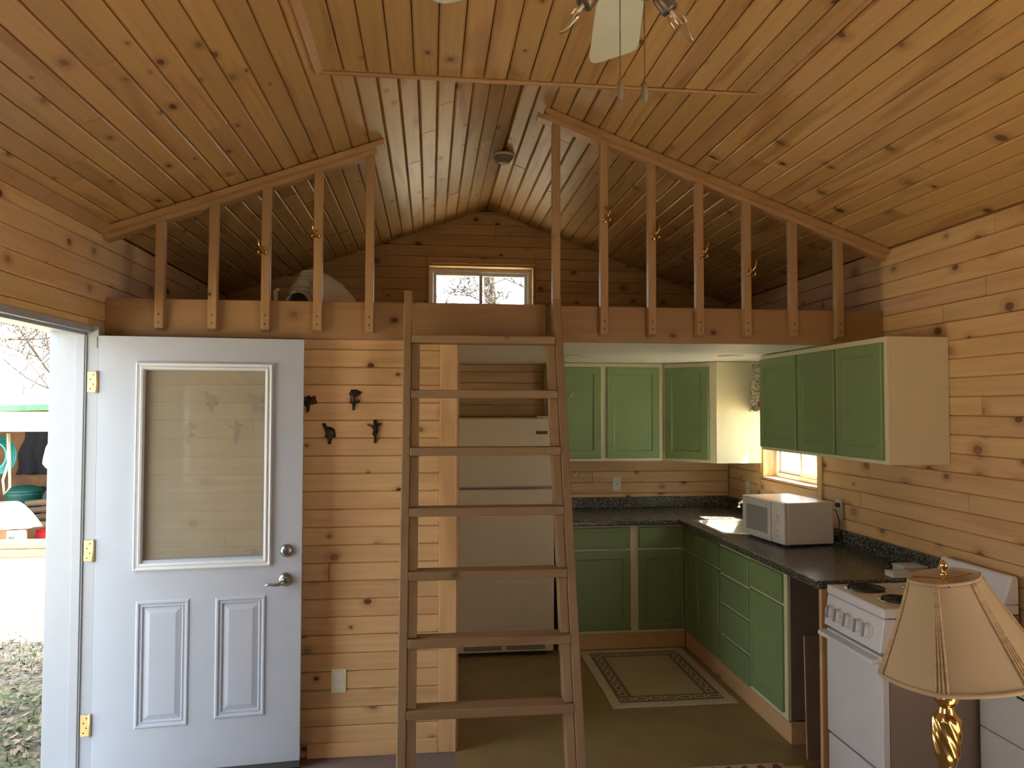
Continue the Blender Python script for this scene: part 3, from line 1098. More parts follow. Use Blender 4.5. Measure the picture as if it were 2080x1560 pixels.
build(MB().grid(cv, 150, 14), 'cloth', M['curtain'], cur, smooth=True, solid=.0012)
build(MB().tube([(XR - .075, 5.105, 2.0), (XR - .075, 4.30, 2.0)], .006, 10), 'curtain_rod', M['whitetrim'], cur, smooth=True)
for y in (5.10, 4.31): build(MB().box((XR - .080, y - .006, 1.992), (XR - .0005, y + .006, 2.008)), 'rod_bracket', M['whitetrim'], cur)

# ------------------------------------------------------------------ wall outlets
def outlet(name, label, P, n, decora=False):
    """P centre on the wall face, n direction into room: '-y' or '-x'"""
    t = thing(name, label, 'outlet', P, 0)
    if n == '-y': R_ = Matrix.Translation(P)
    else: R_ = Matrix.Translation(P) @ Matrix.Rotation(-pi / 2, 4, 'Z')
    pl = build(MB().box((-.036, -.006, -.058), (.036, -.0003, .058), R_), 'cover_plate', M['plate'], t, bevel=.003)
    if decora:
        build(MB().box((-.017, -.009, -.034), (.017, -.0062, .034), R_), 'receptacle', M['outlet'], t, bevel=.002)
    else:
        for dz in (-.020, .020):
            rc = MB().prism([R_ @ Vector((.0165 * math.cos(a), -.0062, dz + max(-.0135, min(.0135, .0175 * math.sin(a))))) for a in [2 * pi * i / 20 for i in range(20)]], R_.to_3x3() @ Vector((0, -.0025, 0)))
            r_ = build(rc, 'receptacle', M['outlet'], t)
            sl = MB()
            for dx, h in ((-.0062, .0045), (.0062, .0035)): sl.box((dx - .001, -.0093, dz + .003 - h), (dx + .001, -.0088, dz + .003 + h), R_)
            sl.box((-.002, -.0093, dz - .0105), (.002, -.0088, dz - .0075), R_)
            build(sl, 'slots', M['dark'], r_)
    if decora:
        sl = MB()
        for dz in (-.019, .019):
            for dx, h in ((-.006, .004), (.006, .0035)): sl.box((dx - .001, -.0096, dz - h), (dx + .001, -.0091, dz + h), R_)
        sl.box((-.006, -.0098, -.004), (.006, -.0091, .004), R_)
        build(sl, 'slots', M['dark'], t)
    build(MB().lathe([(.003, 0), (.0025, .001)], 10, R_ @ Matrix.Translation((0, -.0062 if not decora else -.0062, 0.0 if not decora else .046)) @ RX), 'plate_screw', M['plate'], t)
    return t


outlet('wall_outlet', 'almond duplex outlet low on the partition beside the ladder', (-0.441, YW, .369), '-y')
outlet('wall_outlet', 'almond outlet on the back wall above the dark counter', (1.492, YF, 1.105), '-y', True)
outlet('light_switch', 'almond outlet plate left of the kitchen window', (XR, 5.36, 1.10), '-x', True)
outlet('wall_outlet', 'almond outlet behind the microwave on the right wall', (XR, 4.10, 1.115), '-x')

# ------------------------------------------------------------------ dark animal-shaped coat hooks on the partition
HV = {
    'leaper': [(-.012, .050), (.012, .052), (.040, .040), (.034, .026), (.006, .022), (.008, .004), (.018, -.004), (.032, -.002), (.026, -.016), (.012, -.016), (.006, -.052), (-.006, -.054), (-.004, -.026), (-.018, -.012), (-.014, .012), (-.022, .028)],
    'moose': [(-.040, .048), (-.024, .052), (-.014, .034), (.010, .030), (.024, .018), (.028, -.008), (.030, -.018), (.012, -.020), (.004, -.052), (-.008, -.056), (-.008, -.030), (-.018, -.020), (-.028, -.018), (-.020, -.004), (-.026, .016)],
    'diver': [(-.008, .062), (.004, .062), (.010, .044), (.030, .048), (.026, .036), (.014, .034), (.016, .006), (.006, -.016), (.004, -.054), (-.006, -.054), (-.006, -.020), (-.014, -.012), (-.010, .010), (-.014, .022), (-.040, .044), (-.036, .034), (-.016, .026), (-.010, .036)],
    'runner': [(-.042, .022), (-.034, .034), (-.018, .026), (.002, .034), (.010, .024), (.030, .034), (.036, .010), (.042, -.006), (.016, -.012), (.006, -.012), (-.002, -.050), (-.012, -.052), (-.012, -.022), (-.026, -.014), (-.032, .004)],
}


def critter(shape, x, z, label):
    t = thing('coat_hook', label, 'hook', (x, YW, z), 0, 'dark bronze coat hooks on the partition wall')
    pts = HV[shape]
    k = len(pts)
    cx, cz = sum(p[0] for p in pts) / k, sum(p[1] for p in pts) / k
    mb = MB()
    # relief: outer outline at the wall, raised inner outline
    loops = []
    for (sc, y) in ((1.0, -.0005), (1.0, -.005), (.72, -.012), (.35, -.015)):
        loops.append([(x + cx + (p[0] - cx) * sc, YW + y, z + cz + (p[1] - cz) * sc) for p in pts])
    n0 = 0
    for lp in loops: mb.v += [Vector(p) for p in lp]
    for a in range(3):
        for i in range(k):
            j = (i + 1) % k
            mb.f.append((a * k + i, (a + 1) * k + i, (a + 1) * k + j, a * k + j))
    mb.f.append(tuple(range(3 * k, 4 * k)))
    build(mb, 'animal_figure', M['bronze'], t)
    build(MB().tube([(x, YW - .010, z - .025), (x + .002, YW - .028, z - .040), (x + .002, YW - .040, z - .030), (x + .002, YW - .042, z - .012)], [.005, .0045, .004, .005], 8), 'hook_prong', M['bronze'], t, smooth=True)


critter('runner', -0.598, 1.739, 'dark bronze animal coat hook half hidden by the door edge')
critter('leaper', -0.382, 1.752, 'dark bronze leaping animal coat hook, upper right by the ladder')
critter('moose', -0.495, 1.585, 'dark bronze hunched animal coat hook, lower row just right of the door')
critter('diver', -0.274, 1.590, 'dark bronze cross-shaped animal coat hook, lower row nearest the ladder')
critter('moose', -1.062, 1.743, 'dark coat hook seen through the door glass, upper row toward the hinges')
critter('runner', -0.853, 1.743, 'dark coat hook seen through the door glass, upper row beside the glass edge')
critter('leaper', -1.170, 1.587, 'dark coat hook seen through the door glass, lower row toward the hinges')
critter('diver', -0.944, 1.586, 'dark coat hook seen through the door glass, lower row near the middle')

# ------------------------------------------------------------------ kitchen cabinets
def shaker(P, U, Nn, w, h, th=.018, rail=.055, rec=.007):
    """door: P lower corner on the cabinet face, U along width, Nn outward"""
    P, U, Nn, Zv = Vector(P), Vector(U).normalized(), Vector(Nn).normalized(), Vector((0, 0, 1))
    mb = MB()

    def pt(u, z, d): return P + U * u + Zv * z + Nn * d
    loops = []
    for (i, d) in ((0, .0006), (0, th - .004), (.004, th), (rail, th), (rail + .003, th - rec * .7), (rail + .008, th - rec)):
        loops.append([pt(i, i, d), pt(w - i, i, d), pt(w - i, h - i, d), pt(i, h - i, d)])
    for A, B in zip(loops[:-1], loops[1:]):
        for i in range(4):
            j = (i + 1) % 4
            mb.quad(A[i], A[j], B[j], B[i])
    mb.quad(*loops[-1])
    mb.quad(*reversed(loops[0]))
    if U.cross(Zv).dot(Nn) < 0: mb.f = [tuple(reversed(f)) for f in mb.f]
    return mb


def slabdr(P, U, Nn, w, h, th=.018):
    return shaker(P, U, Nn, w, h, th, rail=min(.03, h * .2), rec=.0012)


# -- right base run (faces -x), face plane X=1.815
FX = 1.833
ZB0, ZB1 = .110, .874


def base_body(t, y0, y1, side=M['cabside']):
    build(MB().box((FX + .018, y0 + .001, ZB0), (XR - .002, y1 - .001, ZB1 if y1 < 4.6 else .74)), 'body', side, t)
    mb = MB()
    build(MB().box((FX, y0 + .0005, ZB0), (FX + .0175, y1 - .0005, ZB1)), 'face_frame', M['cream'], t, bevel=.001)


def unit(label, y0, y1):
    return thing('base_cabinet', label, 'cabinet', (2.1, (y0 + y1) / 2, ZB0))


sb = unit('green sink base cabinet with two narrow doors in the right-hand run', 4.44, 5.13)
base_body(sb, 4.442, 5.13)
for (y1_, y0_) in ((5.105, 4.888), (4.872, 4.458)):
    build(slabdr((FX, y1_, .70), (0, -1, 0), (-1, 0, 0), y1_ - y0_, .150), 'drawer_front', M['green'], sb)
    build(shaker((FX, y1_, .125), (0, -1, 0), (-1, 0, 0), y1_ - y0_, .560), 'door', M['green'], sb)
dc = unit('green base cabinet with a stack of four drawers', 4.02, 4.44)
base_body(dc, 4.022, 4.4415)
for (z0_, z1_) in ((.685, .845), (.502, .668), (.308, .485), (.122, .290)):
    build(slabdr((FX, 4.432, z0_), (0, -1, 0), (-1, 0, 0), .405, z1_ - z0_), 'drawer', M['green'], dc)
ec = unit('green end base cabinet with one drawer over one door, next to the open gap', 3.59, 4.02)
base_body(ec, 3.592, 4.0215)
build(slabdr((FX, 4.012, .70), (0, -1, 0), (-1, 0, 0), .385, .150), 'drawer', M['green'], ec)
build(shaker((FX, 4.012, .140), (0, -1, 0), (-1, 0, 0), .385, .545), 'door', M['green'], ec)
# -- back base run (faces -y)
FY = 5.105
bc = thing('base_cabinet', 'green back-wall base cabinet with two drawers and two doors', 'cabinet', (1.35, 5.4, ZB0))
build(MB().box((.905, FY + .018, ZB0), (FX - .002, YF - .002, ZB1)), 'body', M['cabside'], bc)
build(MB().box((.905, FY, ZB0), (FX - .003, FY + .0175, ZB1)), 'face_frame', M['cream'], bc, bevel=.001)
for (a, b) in ((.930, 1.425), (1.487, 1.805)):
    build(slabdr((a, FY, .712), (1, 0, 0), (0, -1, 0), b - a, .148), 'drawer', M['green'], bc)
    build(shaker((a, FY, .134), (1, 0, 0), (0, -1, 0), b - a, .560), 'door', M['green'], bc)
# -- toe boards of raw pine
tb = build(MB().box((FX + .002, 3.566, 0.0), (FX + .040, FY - .001, .107)), 'toe_board', M['pine_y'], bevel=.002)
tag(tb, 'raw pine toe board running under the right-hand base cabinets', 'board')
tb2 = build(MB().box((.905, FY + .004, 0.0), (FX - .001, FY + .024, .107)), 'toe_board', M['pine_x'], bevel=.002)
tag(tb2, 'raw pine toe board under the back-wall base cabinet', 'board')
tb3 = build(MB().box((FX + .0405, 3.566, 0.0), (FX + .12, 3.588, .107)), 'toe_block', M['lumber_y'], bevel=.002)
tag(tb3, 'short pine block returning at the end of the toe board', 'board')

# -- worktop with sink cut-out
CX0 = 1.778
SX0, SX1, SY0, SY1 = 1.868, 2.290, 4.475, 5.02
ct = thing('worktop', 'dark speckled L-shaped laminate worktop with low backsplash', 'worktop', (2.1, 4.5, .876))
ZC0, ZC1 = .876, .914
mb = MB()
xs_ = [CX0, SX0, SX1, XR - .001]
ys_ = [3.20, SY0, SY1, 5.068, YF - .001]
xs2 = [.885] + xs_


def solid2(a, b, c, d):
    if b <= CX0 + 1e-6: return c >= 5.068 - 1e-6
    return not (a >= SX0 - 1e-6 and b <= SX1 + 1e-6 and c >= SY0 - 1e-6 and d <= SY1 + 1e-6)


def plate_cells(xs, ys, solid, z0, z1):
    mb = MB()
    nx, ny = len(xs) - 1, len(ys) - 1
    S = lambda i, j: 0 <= i < nx and 0 <= j < ny and solid(xs[i], xs[i + 1], ys[j], ys[j + 1])
    idx = {}

    def vid(x, y, z):
        k = (round(x, 5), round(y, 5), z)
        if k not in idx:
            idx[k] = len(mb.v)
            mb.v.append(Vector((x, y, z)))
        return idx[k]

    def q(*p): mb.f.append(tuple(vid(*a) for a in p))
    for i in range(nx):
        for j in range(ny):
            if not S(i, j): continue
            a, b, c, d = xs[i], xs[i + 1], ys[j], ys[j + 1]
            q((a, c, z1), (b, c, z1), (b, d, z1), (a, d, z1))
            q((a, c, z0), (a, d, z0), (b, d, z0), (b, c, z0))
            if not S(i - 1, j): q((a, c, z0), (a, c, z1), (a, d, z1), (a, d, z0))
            if not S(i + 1, j): q((b, c, z0), (b, d, z0), (b, d, z1), (b, c, z1))
            if not S(i, j - 1): q((a, c, z0), (b, c, z0), (b, c, z1), (a, c, z1))
            if not S(i, j + 1): q((a, d, z0), (a, d, z1), (b, d, z1), (b, d, z0))
    return mb


build(plate_cells(xs2, ys_, solid2, ZC0, ZC1), 'slab', M['counter'], ct, bevel=.010, seg=3)
build(MB().box((XR - .022, 3.20, ZC1 - .001), (XR - .001, YF - .022, 1.000)), 'backsplash', M['counter'], ct, bevel=.006)
build(MB().box((.885, YF - .022, ZC1 - .001), (XR - .001, YF - .001, 1.000)), 'backsplash', M['counter'], ct, bevel=.006)
# -- post carrying the near end
po = build(MB().box((1.800, 3.203, 0), (1.838, 3.226, ZC0)), 'support_post', M['pine_z'], bevel=.002)
tag(po, 'raw pine post under the near end of the worktop beside the stove', 'post')
cb2 = build(MB().box((1.855, 3.228, 0), (XR - .005, 3.240, ZC0)), 'end_panel', M['board'])
tag(cb2, 'dark brown end panel under the worktop behind the pine post', 'panel')
# leaning board
t_ = MB()
A_, B_ = Vector((1.84, 3.42, 0.001)), Vector((1.905, 3.560, .553))
t_.prism([A_, A_ + Vector((.40, 0, 0)), B_ + Vector((.34, 0, 0)), B_], (0, -.007, .001))
lbd = build(t_, 'hardboard_sheet', M['board'])
tag(lbd, 'thin brown hardboard sheet leaning in the open gap below the worktop', 'board')
e_ = build(MB().prism([A_ + Vector((-.004, 0, 0)), A_, B_, B_ + Vector((-.004, 0, 0))], (0, -.007, .001)), 'raw_edge', M['pine_z'], lbd)

# -- sink
sk = thing('kitchen_sink', 'stainless steel drop-in sink catching sunlight under the window', 'sink', ((SX0 + SX1) / 2, (SY0 + SY1) / 2, .75))


def rrect(x0, x1, y0, y1, r, z, n=6):
    out = []
    for (cx, cy, a0) in ((x1 - r, y1 - r, 0), (x0 + r, y1 - r, pi / 2), (x0 + r, y0 + r, pi), (x1 - r, y0 + r, 3 * pi / 2)):
        for i in range(n + 1):
            a = a0 + i * pi / 2 / n
            out.append(Vector((cx + r * math.cos(a), cy + r * math.sin(a), z)))
    return out


loops = [rrect(SX0 - .026, SX1 + .030, SY0 - .026, SY1 + .024, .03, ZC1 + .0005), rrect(SX0 - .024, SX1 + .028, SY0 - .024, SY1 + .022, .03, ZC1 + .005),
         rrect(SX0 + .004, SX1 - .055, SY0 + .004, SY1 - .006, .05, ZC1 + .004), rrect(SX0 + .010, SX1 - .062, SY0 + .010, SY1 - .012, .055, ZC1 - .006),
         rrect(SX0 + .018, SX1 - .070, SY0 + .018, SY1 - .020, .06, ZC1 - .125), rrect(SX0 + .045, SX1 - .095, SY0 + .045, SY1 - .047, .05, ZC1 - .150)]
mb = MB()
k = len(loops[0])
for lp in loops: mb.v += lp
for a in range(len(loops) - 1):
    for i in range(k):
        j = (i + 1) % k
        mb.f.append((a * k + i, a * k + j, (a + 1) * k + j, (a + 1) * k + i))
mb.f.append(tuple((len(loops) - 1) * k + i for i in range(k)))
build(mb, 'basin', M['steel'], sk, smooth=True)
build(MB().lathe([(.038, 0), (.036, .003), (.026, .004), (.024, -.001)], 24, Matrix.Translation((2.045, 4.745, ZC1 - .150))), 'drain', M['chrome'], sk, smooth=True)
fa = thing('faucet', 'chrome gooseneck faucet behind the sink, mostly hidden by the microwave', 'faucet', (2.262, 4.74, ZC1 + .005))
build(MB().box((2.237, 4.64, ZC1 + .0045), (2.287, 4.84, ZC1 + .020)), 'base_plate', M['chrome'], fa, bevel=.006)
for y in (4.66, 4.82):
    build(MB().lathe([(.018, 0), (.020, .02), (.016, .045), (.006, .05)], 16, Matrix.Translation((2.262, y, ZC1 + .018))), 'tap_handle', M['chrome'], fa, smooth=True)
build(MB().tube([(2.262, 4.74, ZC1 + .018), (2.262, 4.74, 1.00), (2.250, 4.74, 1.030), (2.20, 4.735, 1.052), (2.13, 4.725, 1.078), (2.09, 4.72, 1.082), (2.078, 4.72, 1.078)], [.012, .011, .010, .009, .0085, .0085, .009], 12), 'spout', M['chrome'], fa, smooth=True)
build(MB().lathe([(.010, -.03), (.010, -.004), (.009, .004)], 14, Matrix.Translation((2.075, 4.72, 1.074))), 'aerator', M['chrome'], fa, smooth=True)

# -- microwave
MWA = math.radians(6)
mw = thing('microwave', 'small off-white microwave with two dials standing on the worktop', 'microwave', (2.028, 3.985, ZC1 + .001), MWA)
mD, mW, mH = .315, .445, .252          # local x = depth, y = width, front at x=0
Rz = lambda x, y, z: Vector((x, y, z))
build(MB().box((.012, 0, .010), (mD, mW, mH)), 'body', M['micro'], mw, local=True, bevel=.008, seg=3)
build(MB().box((mD - .03, .015, .03), (mD + .004, mW - .015, mH - .02)), 'back_cover', M['micro'], mw, local=True, bevel=.004)
side = MB().box((.05, -.0015, .030), (.26, .0005, .085))
build(side, 'side_panel', M['micro'], mw, local=True, bevel=.0007)
fp = MB().box((-.010, .0, .012), (.0118, .128, mH - .002))
build(fp, 'control_panel', M['micro'], mw, local=True, bevel=.006)
dm = MB()
x0_, x1_ = -.014, .0115
face = [(.131, mW), (.014, mH - .002)]
frame_boxes_x = [((x0_, .131, .014), (x1_, .165, mH - .002)), ((x0_, mW - .040, .014), (x1_, mW, mH - .002)), ((x0_, .165, .014), (x1_, mW - .040, .052)), ((x0_, .165, mH - .050), (x1_, mW - .040, mH - .002))]
for a, b in frame_boxes_x: dm.box(a, b)
mdoor = build(dm, 'door', M['micro'], mw, local=True, bevel=.003)
build(MB().box((-.008, .160, .048), (-.004, mW - .036, mH - .046)), 'door_window', M['grey'], mdoor, local=False) if False else build(MB().box((-.008, .160, .048), (-.004, mW - .036, mH - .046)), 'door_window', M['grey'], mw, local=True)
build(MB().box((-.022, .17, mH - .034), (-.0142, mW - .045, mH - .022)), 'door_handle', M['whitetrim'], mw, local=True, bevel=.003)
RY = Matrix.Rotation(-pi / 2, 4, 'Y')
for zc in (.165, .075):
    kn = build(MB().lathe([(.026, 0), (.026, .002), (.021, .004), (.019, .018), (.016, .021)], 24, Matrix.Translation((-.010, .062, zc)) @ RY).box((-.035, .058, zc - .018), (-.030, .066, zc + .018)), 'dial', M['micro'], mw, local=True, smooth=False)
for (x, y) in ((.03, .03), (.03, mW - .03), (mD - .03, .03), (mD - .03, mW - .03)):
    build(MB().lathe([(.010, 0.0), (.011, .011)], 12, Matrix.Translation((x, y, 0))), 'foot', M['dark'], mw, local=True)
# cord
cd = build(MB().tube([(2.36, 4.075, 1.115), (2.385, 4.07, 1.112), (2.402, 4.068, 1.05), (2.40, 4.06, .99), (2.395, 4.04, .94), (2.385, 4.02, .921), (2.372, 4.09, .921), (2.345, 4.13, .95)], .0035, 8), 'power_cord', M['dark'], smooth=True)
tag(cd, 'grey microwave power cord hanging down the right wall', 'cord')
plug = build(MB().box((2.405, 4.085, 1.125), (2.4205, 4.115, 1.15)), 'plug', M['dark'], cd, bevel=.002)

# -- two white flat boxes by the stove
b1 = thing('white_box', 'smaller flat white box lying on the worktop near the stove', 'box', (2.215, 3.245, ZC1))
build(MB().box((2.165, 3.215, ZC1 + .0005), (2.265, 3.280, ZC1 + .020)), 'tray', M['micro'], b1, bevel=.004)
build(MB().box((2.163, 3.213, ZC1 + .0205), (2.267, 3.282, ZC1 + .027)), 'lid', M['whitetrim'], b1, bevel=.003)
b2 = thing('white_box', 'longer white flat box behind the smaller one on the worktop', 'box', (2.34, 3.33, ZC1))
build(MB().box((2.275, 3.295, ZC1 + .0005), (2.400, 3.385, ZC1 + .026)), 'tray', M['micro'], b2, bevel=.005)
build(MB().box((2.273, 3.293, ZC1 + .0265), (2.402, 3.387, ZC1 + .034)), 'lid', M['whitetrim'], b2, bevel=.003)

# -- wall cabinets
UZ0, UZ1 = 1.310, 2.052
uc = thing('wall_cabinet', 'cream wall cabinet with two green doors over the back worktop', 'cabinet', (1.34, 5.57, UZ0))
UY = 5.415
build(MB().box((.90, UY + .018, UZ0), (1.7745, YF - .002, UZ1)), 'body', M['cream'], uc)
build(MB().box((.90, UY, UZ0), (1.7745, UY + .0175, UZ1)), 'face_frame', M['cream'], uc, bevel=.001)
for (a, b) in ((.915, 1.288), (1.332, 1.744)):
    build(shaker((a, UY, UZ0 + .022), (1, 0, 0), (0, -1, 0), b - a, UZ1 - UZ0 - .052), 'door', M['green'], uc)
cc = thing('corner_wall_cabinet', 'cream diagonal corner wall cabinet with one green door', 'cabinet', (2.1, 5.4, UZ0))
dA, dB = Vector((1.778, UY, 0)), Vector((2.085, 5.110, 0))
mb = MB().prism([(1.778, UY, UZ0), (dB.x, dB.y, UZ0), (XR - .002, 5.110, UZ0), (XR - .002, YF - .002, UZ0), (1.778, YF - .002, UZ0)], (0, 0, UZ1 - UZ0))
build(mb, 'body', M['cream'], cc)
ud = (dB - dA).normalized()
nd = Vector((ud.y, -ud.x, 0))
wd = (dB - dA).length
build(shaker(dA + ud * .022 + Vector((0, 0, UZ0 + .022)) + nd * .0005, ud, nd, wd - .085, UZ1 - UZ0 - .055), 'door', M['green'], cc)
build(MB().prism([dA + ud * (wd - .052) + nd * .0004 + Vector((0, 0, UZ0)), dB + nd * .0004 + Vector((0, 0, UZ0)), dB + nd * .008 + Vector((0, 0, UZ0)), dA + ud * (wd - .052) + nd * .008 + Vector((0, 0, UZ0))], (0, 0, UZ1 - UZ0)), 'edge_stile', M['cream'], cc)
RUX = 2.118
rc = thing('wall_cabinet', 'cream wall cabinet with three green doors hung on the right wall', 'cabinet', (2.27, 3.8, 1.45))
RZ0, RZ1 = 1.450, 2.050
build(MB().box((RUX + .018, 3.165, RZ0), (XR - .002, 4.465, RZ1)), 'body', M['cream'], rc)
build(MB().box((RUX, 3.165, RZ0), (RUX + .0175, 4.465, RZ1)), 'face_frame', M['cream'], rc, bevel=.001)
for (a, b) in ((4.452, 3.998), (3.972, 3.595), (3.565, 3.190)):
    build(shaker((RUX, a, RZ0 + .018), (0, -1, 0), (-1, 0, 0), a - b, RZ1 - RZ0 - .045), 'door', M['green'], rc)

# -- recessed ceiling lights
for (x, y, lab) in ((.967, 4.69, 'recessed ceiling light nearest the ladder'), (1.956, 4.56, 'recessed ceiling light in front of the corner cabinet')):
    t = thing('ceiling_light', lab, 'light', (x, y, ZK - .008))
    build(MB().lathe([(.085, 0), (.083, -.006), (.070, -.007), (.062, -.001), (.061, 0)], 36, Matrix.Translation((x, y, ZK - .0005)), cap=False), 'trim_ring', M['plate'], t, smooth=True)
    build(MB().lathe([(.061, -.002), (.061, 0)], 30, Matrix.Translation((x, y, ZK - .0005))), 'lens', M['drywall'], t)

# ------------------------------------------------------------------ refrigerator
fr = thing('refrigerator', 'almond two-door refrigerator behind the ladder', 'refrigerator', (.54, 5.35, 0))
FX0, FX1, FRY = .192, .862, 5.02
build(MB().box((FX0, FRY + .055, .04), (FX1, 5.70, 1.635)), 'cabinet', M['fridge'], fr, bevel=.008)
build(MB().box((FX0, FRY, .115), (FX1, FRY + .050, 1.148)), 'lower_door', M['fridge'], fr, bevel=.012, seg=3)
build(MB().box((FX0, FRY, 1.162), (FX1, FRY + .050, 1.640)), 'freezer_door', M['fridge'], fr, bevel=.012, seg=3)
build(MB().box((FX0 + .004, FRY + .012, .03), (FX1 - .004, FRY + .05, .105)), 'kick_grille', M['fridge'], fr, bevel=.004)
for (a, b) in ((.235, .50), (.53, .80)):
    g = MB()
    for i in range(5): g.box((a, FRY + .009, .046 + i * .010), (b, FRY + .0125, .051 + i * .010))
    build(g, 'vent_slats', M['dark'], fr)
build(MB().box((.735, FRY - .003, 1.530), (.815, FRY - .0002, 1.552)), 'badge', M['dark'], fr, bevel=.001)
build(MB().box((.745, FRY + .03, 1.6405), (.83, FRY + .10, 1.655)), 'hinge_cover', M['fridge'], fr, bevel=.004)
for (a, b) in ((.70, 1.10), (1.20, 1.55)):
    build(MB().box((FX0 - .008, FRY + .004, a), (FX0 + .004, FRY + .034, b)), 'handle', M['whitetrim'], fr, bevel=.005)
build(MB().lathe([(.006, 0), (.006, .004)], 12, Matrix.Translation((.80, FRY - .0005, .745)) @ RX), 'plug_button', M['grey'], fr)
for (x, y) in ((.23, 5.1), (.82, 5.1), (.23, 5.65), (.82, 5.65)):
    build(MB().lathe([(.018, 0), (.018, .042)], 12, Matrix.Translation((x, y, 0.0))), 'foot', M['dark'], fr)

# ------------------------------------------------------------------ stove
st = thing('electric_stove', 'narrow white electric coil stove beside the worktop end', 'stove', (2.1, 2.96, 0))
TX, TY0, TY1, TZ = 1.815, 2.752, 3.172, .895
TX1 = 2.405
build(MB().box((TX + .02, TY0 + .004, .04), (TX1, TY1 - .004, TZ - .03)), 'body', M['shadeside'], st)
build(MB().box((TX - .006, TY0, TZ - .028), (TX1, TY1, TZ + .012)), 'cooktop', M['enamel'], st, bevel=.008, seg=3)
# sloped control panel
mb = MB().prism([(TX - .002, TY0 + .002, TZ - .030), (TX + .05, TY0 + .002, TZ - .030), (TX + .05, TY0 + .002, TZ - .165), (TX - .022, TY0 + .002, TZ - .165)], (0, TY1 - TY0 - .004, 0))
build(mb, 'control_panel', M['enamel'], st, bevel=.004)
pn = Vector((-.135, 0, .020)).normalized()
Rk = pn.to_track_quat('Z', 'Y').to_matrix().to_4x4()
for i, y in enumerate((3.115, 3.055, 2.985, 2.905, 2.845)):
    c = Vector((TX - .0125, y, TZ - .098)) + pn * .001
    kb = MB().lathe([(.033, 0), (.032, .003), (.028, .006), (.026, .018), (.024, .021)], 28, Matrix.Translation(c) @ Rk)
    kn = build(kb, 'knob', M['enamel'], st, smooth=False)
    build(MB().box((-.006, -.028, .020), (.006, .028, .029), Matrix.Translation(c) @ Rk), 'knob_grip', M['grey'], kn, bevel=.002)
build(MB().box((TX - .012, TY0 + .004, .255), (TX + .0195, TY1 - .004, TZ - .180)), 'oven_door', M['enamel'], st, bevel=.006, seg=3)
hd = MB().prism([(TX - .013, TY0 + .02, TZ - .188), (TX - .045, TY0 + .02, TZ - .196), (TX - .047, TY0 + .02, TZ - .212), (TX - .040, TY0 + .02, TZ - .212), (TX - .013, TY0 + .02, TZ - .204)], (0, TY1 - TY0 - .01, 0))
build(hd, 'door_handle', M['enamel'], st, bevel=.002)
build(MB().box((TX - .008, TY0 + .004, .045), (TX + .0195, TY1 - .004, .243)), 'bottom_drawer', M['enamel'], st, bevel=.006, seg=3)
build(MB().box((TX - .002, TY0 + .006, .0), (TX + .05, TY1 - .006, .040)), 'toe_plate', M['dark'], st)
build(MB().box((TX + .3, TY0 + .03, .0), (TX1 - .02, TY1 - .03, .040)), 'rear_foot', M['dark'], st)
for z in (.25, TZ - .172): build(MB().box((TX + .006, TY0 - .002, z - .008), (TX + .022, TY0 + .0035, z + .008)), 'hinge_cap', M['enamel'], st, bevel=.001)
# back panel
mb = MB().prism([(TX1 - .075, TY0, TZ + .0125), (TX1 - .030, TY0, TZ + .125), (TX1 - .010, TY0, TZ + .130), (TX1, TY0, TZ + .118), (TX1, TY0, TZ + .0125)], (0, TY1 - TY0, 0))
build(mb, 'backguard', M['enamel'], st, bevel=.008, seg=3)
for (x, y, rad, lab) in ((1.935, 3.058, .078, 0), (1.955, 2.865, .066, 0), (2.185, 3.045, .062, 0), (2.195, 2.860, .078, 0)):
    build(MB().lathe([(rad + .016, 0), (rad + .014, .004), (rad + .006, .002), (rad - .01, -.003), (.012, -.004)], 36, Matrix.Translation((x, y, TZ + .0135)), cap=False), 'drip_pan', M['chrome'], st, smooth=True)
    turns = 4.5
    pts = []
    for i in range(int(turns * 26)):
        a = i / 26 * 2 * pi
        r_ = .014 + (rad - .014) * i / (turns * 26)
        pts.append((x + r_ * math.cos(a), y + r_ * math.sin(a), TZ + .020))
    build(MB().tube(pts, .0048, 6), 'burner_coil', M['coil'], st, smooth=True)

# ------------------------------------------------------------------ wall heater
ht = thing('wall_heater', 'beige-grey box heater on the right wall beside the stove', 'heater', (2.31, 2.3, .02))
HX0, HY0, HY1, HZ = 2.205, 1.86, 2.735, .70
build(MB().box((HX0 + .014, HY0 + .004, .03), (XR - .001, HY1 - .004, HZ)), 'casing', M['heater'], ht, bevel=.008)
build(MB().box((HX0, HY0, .05), (HX0 + .0135, HY1, .438)), 'lower_panel', M['heater'], ht, bevel=.003)
build(MB().box((HX0, HY0, .442), (HX0 + .0135, HY1, HZ - .005)), 'upper_panel', M['heater'], ht, bevel=.003)
for k in range(9):
    for z in (.622, .642, .662):
        y = 2.63 - k * .085
        build(MB().box((HX0 - .0015, y - .068, z), (HX0 - .0001, y, z + .008)), 'vent_slot', M['black'], ht)
build(MB().box((HX0 + .03, HY0 + .03, 0), (XR - .02, HY1 - .03, .03)), 'plinth', M['dark'], ht)

# ------------------------------------------------------------------ brass lamp
LPX, LPY = 1.205, 1.60
la = thing('floor_lamp', 'brass lamp with a tilted cream fabric shade in front of the stove', 'lamp', (LPX, LPY, 0))
prof = [(.150, 0), (.150, .012), (.135, .022), (.060, .034), (.030, .050), (.016, .075), (.013, .10), (.013, .46), (.022, .475), (.030, .49), (.022, .505), (.016, .53), (.016, .56)]
build(MB().lathe(prof, 40, Matrix.Translation((LPX, LPY, 0))), 'base', M['brass'], la, smooth=True)


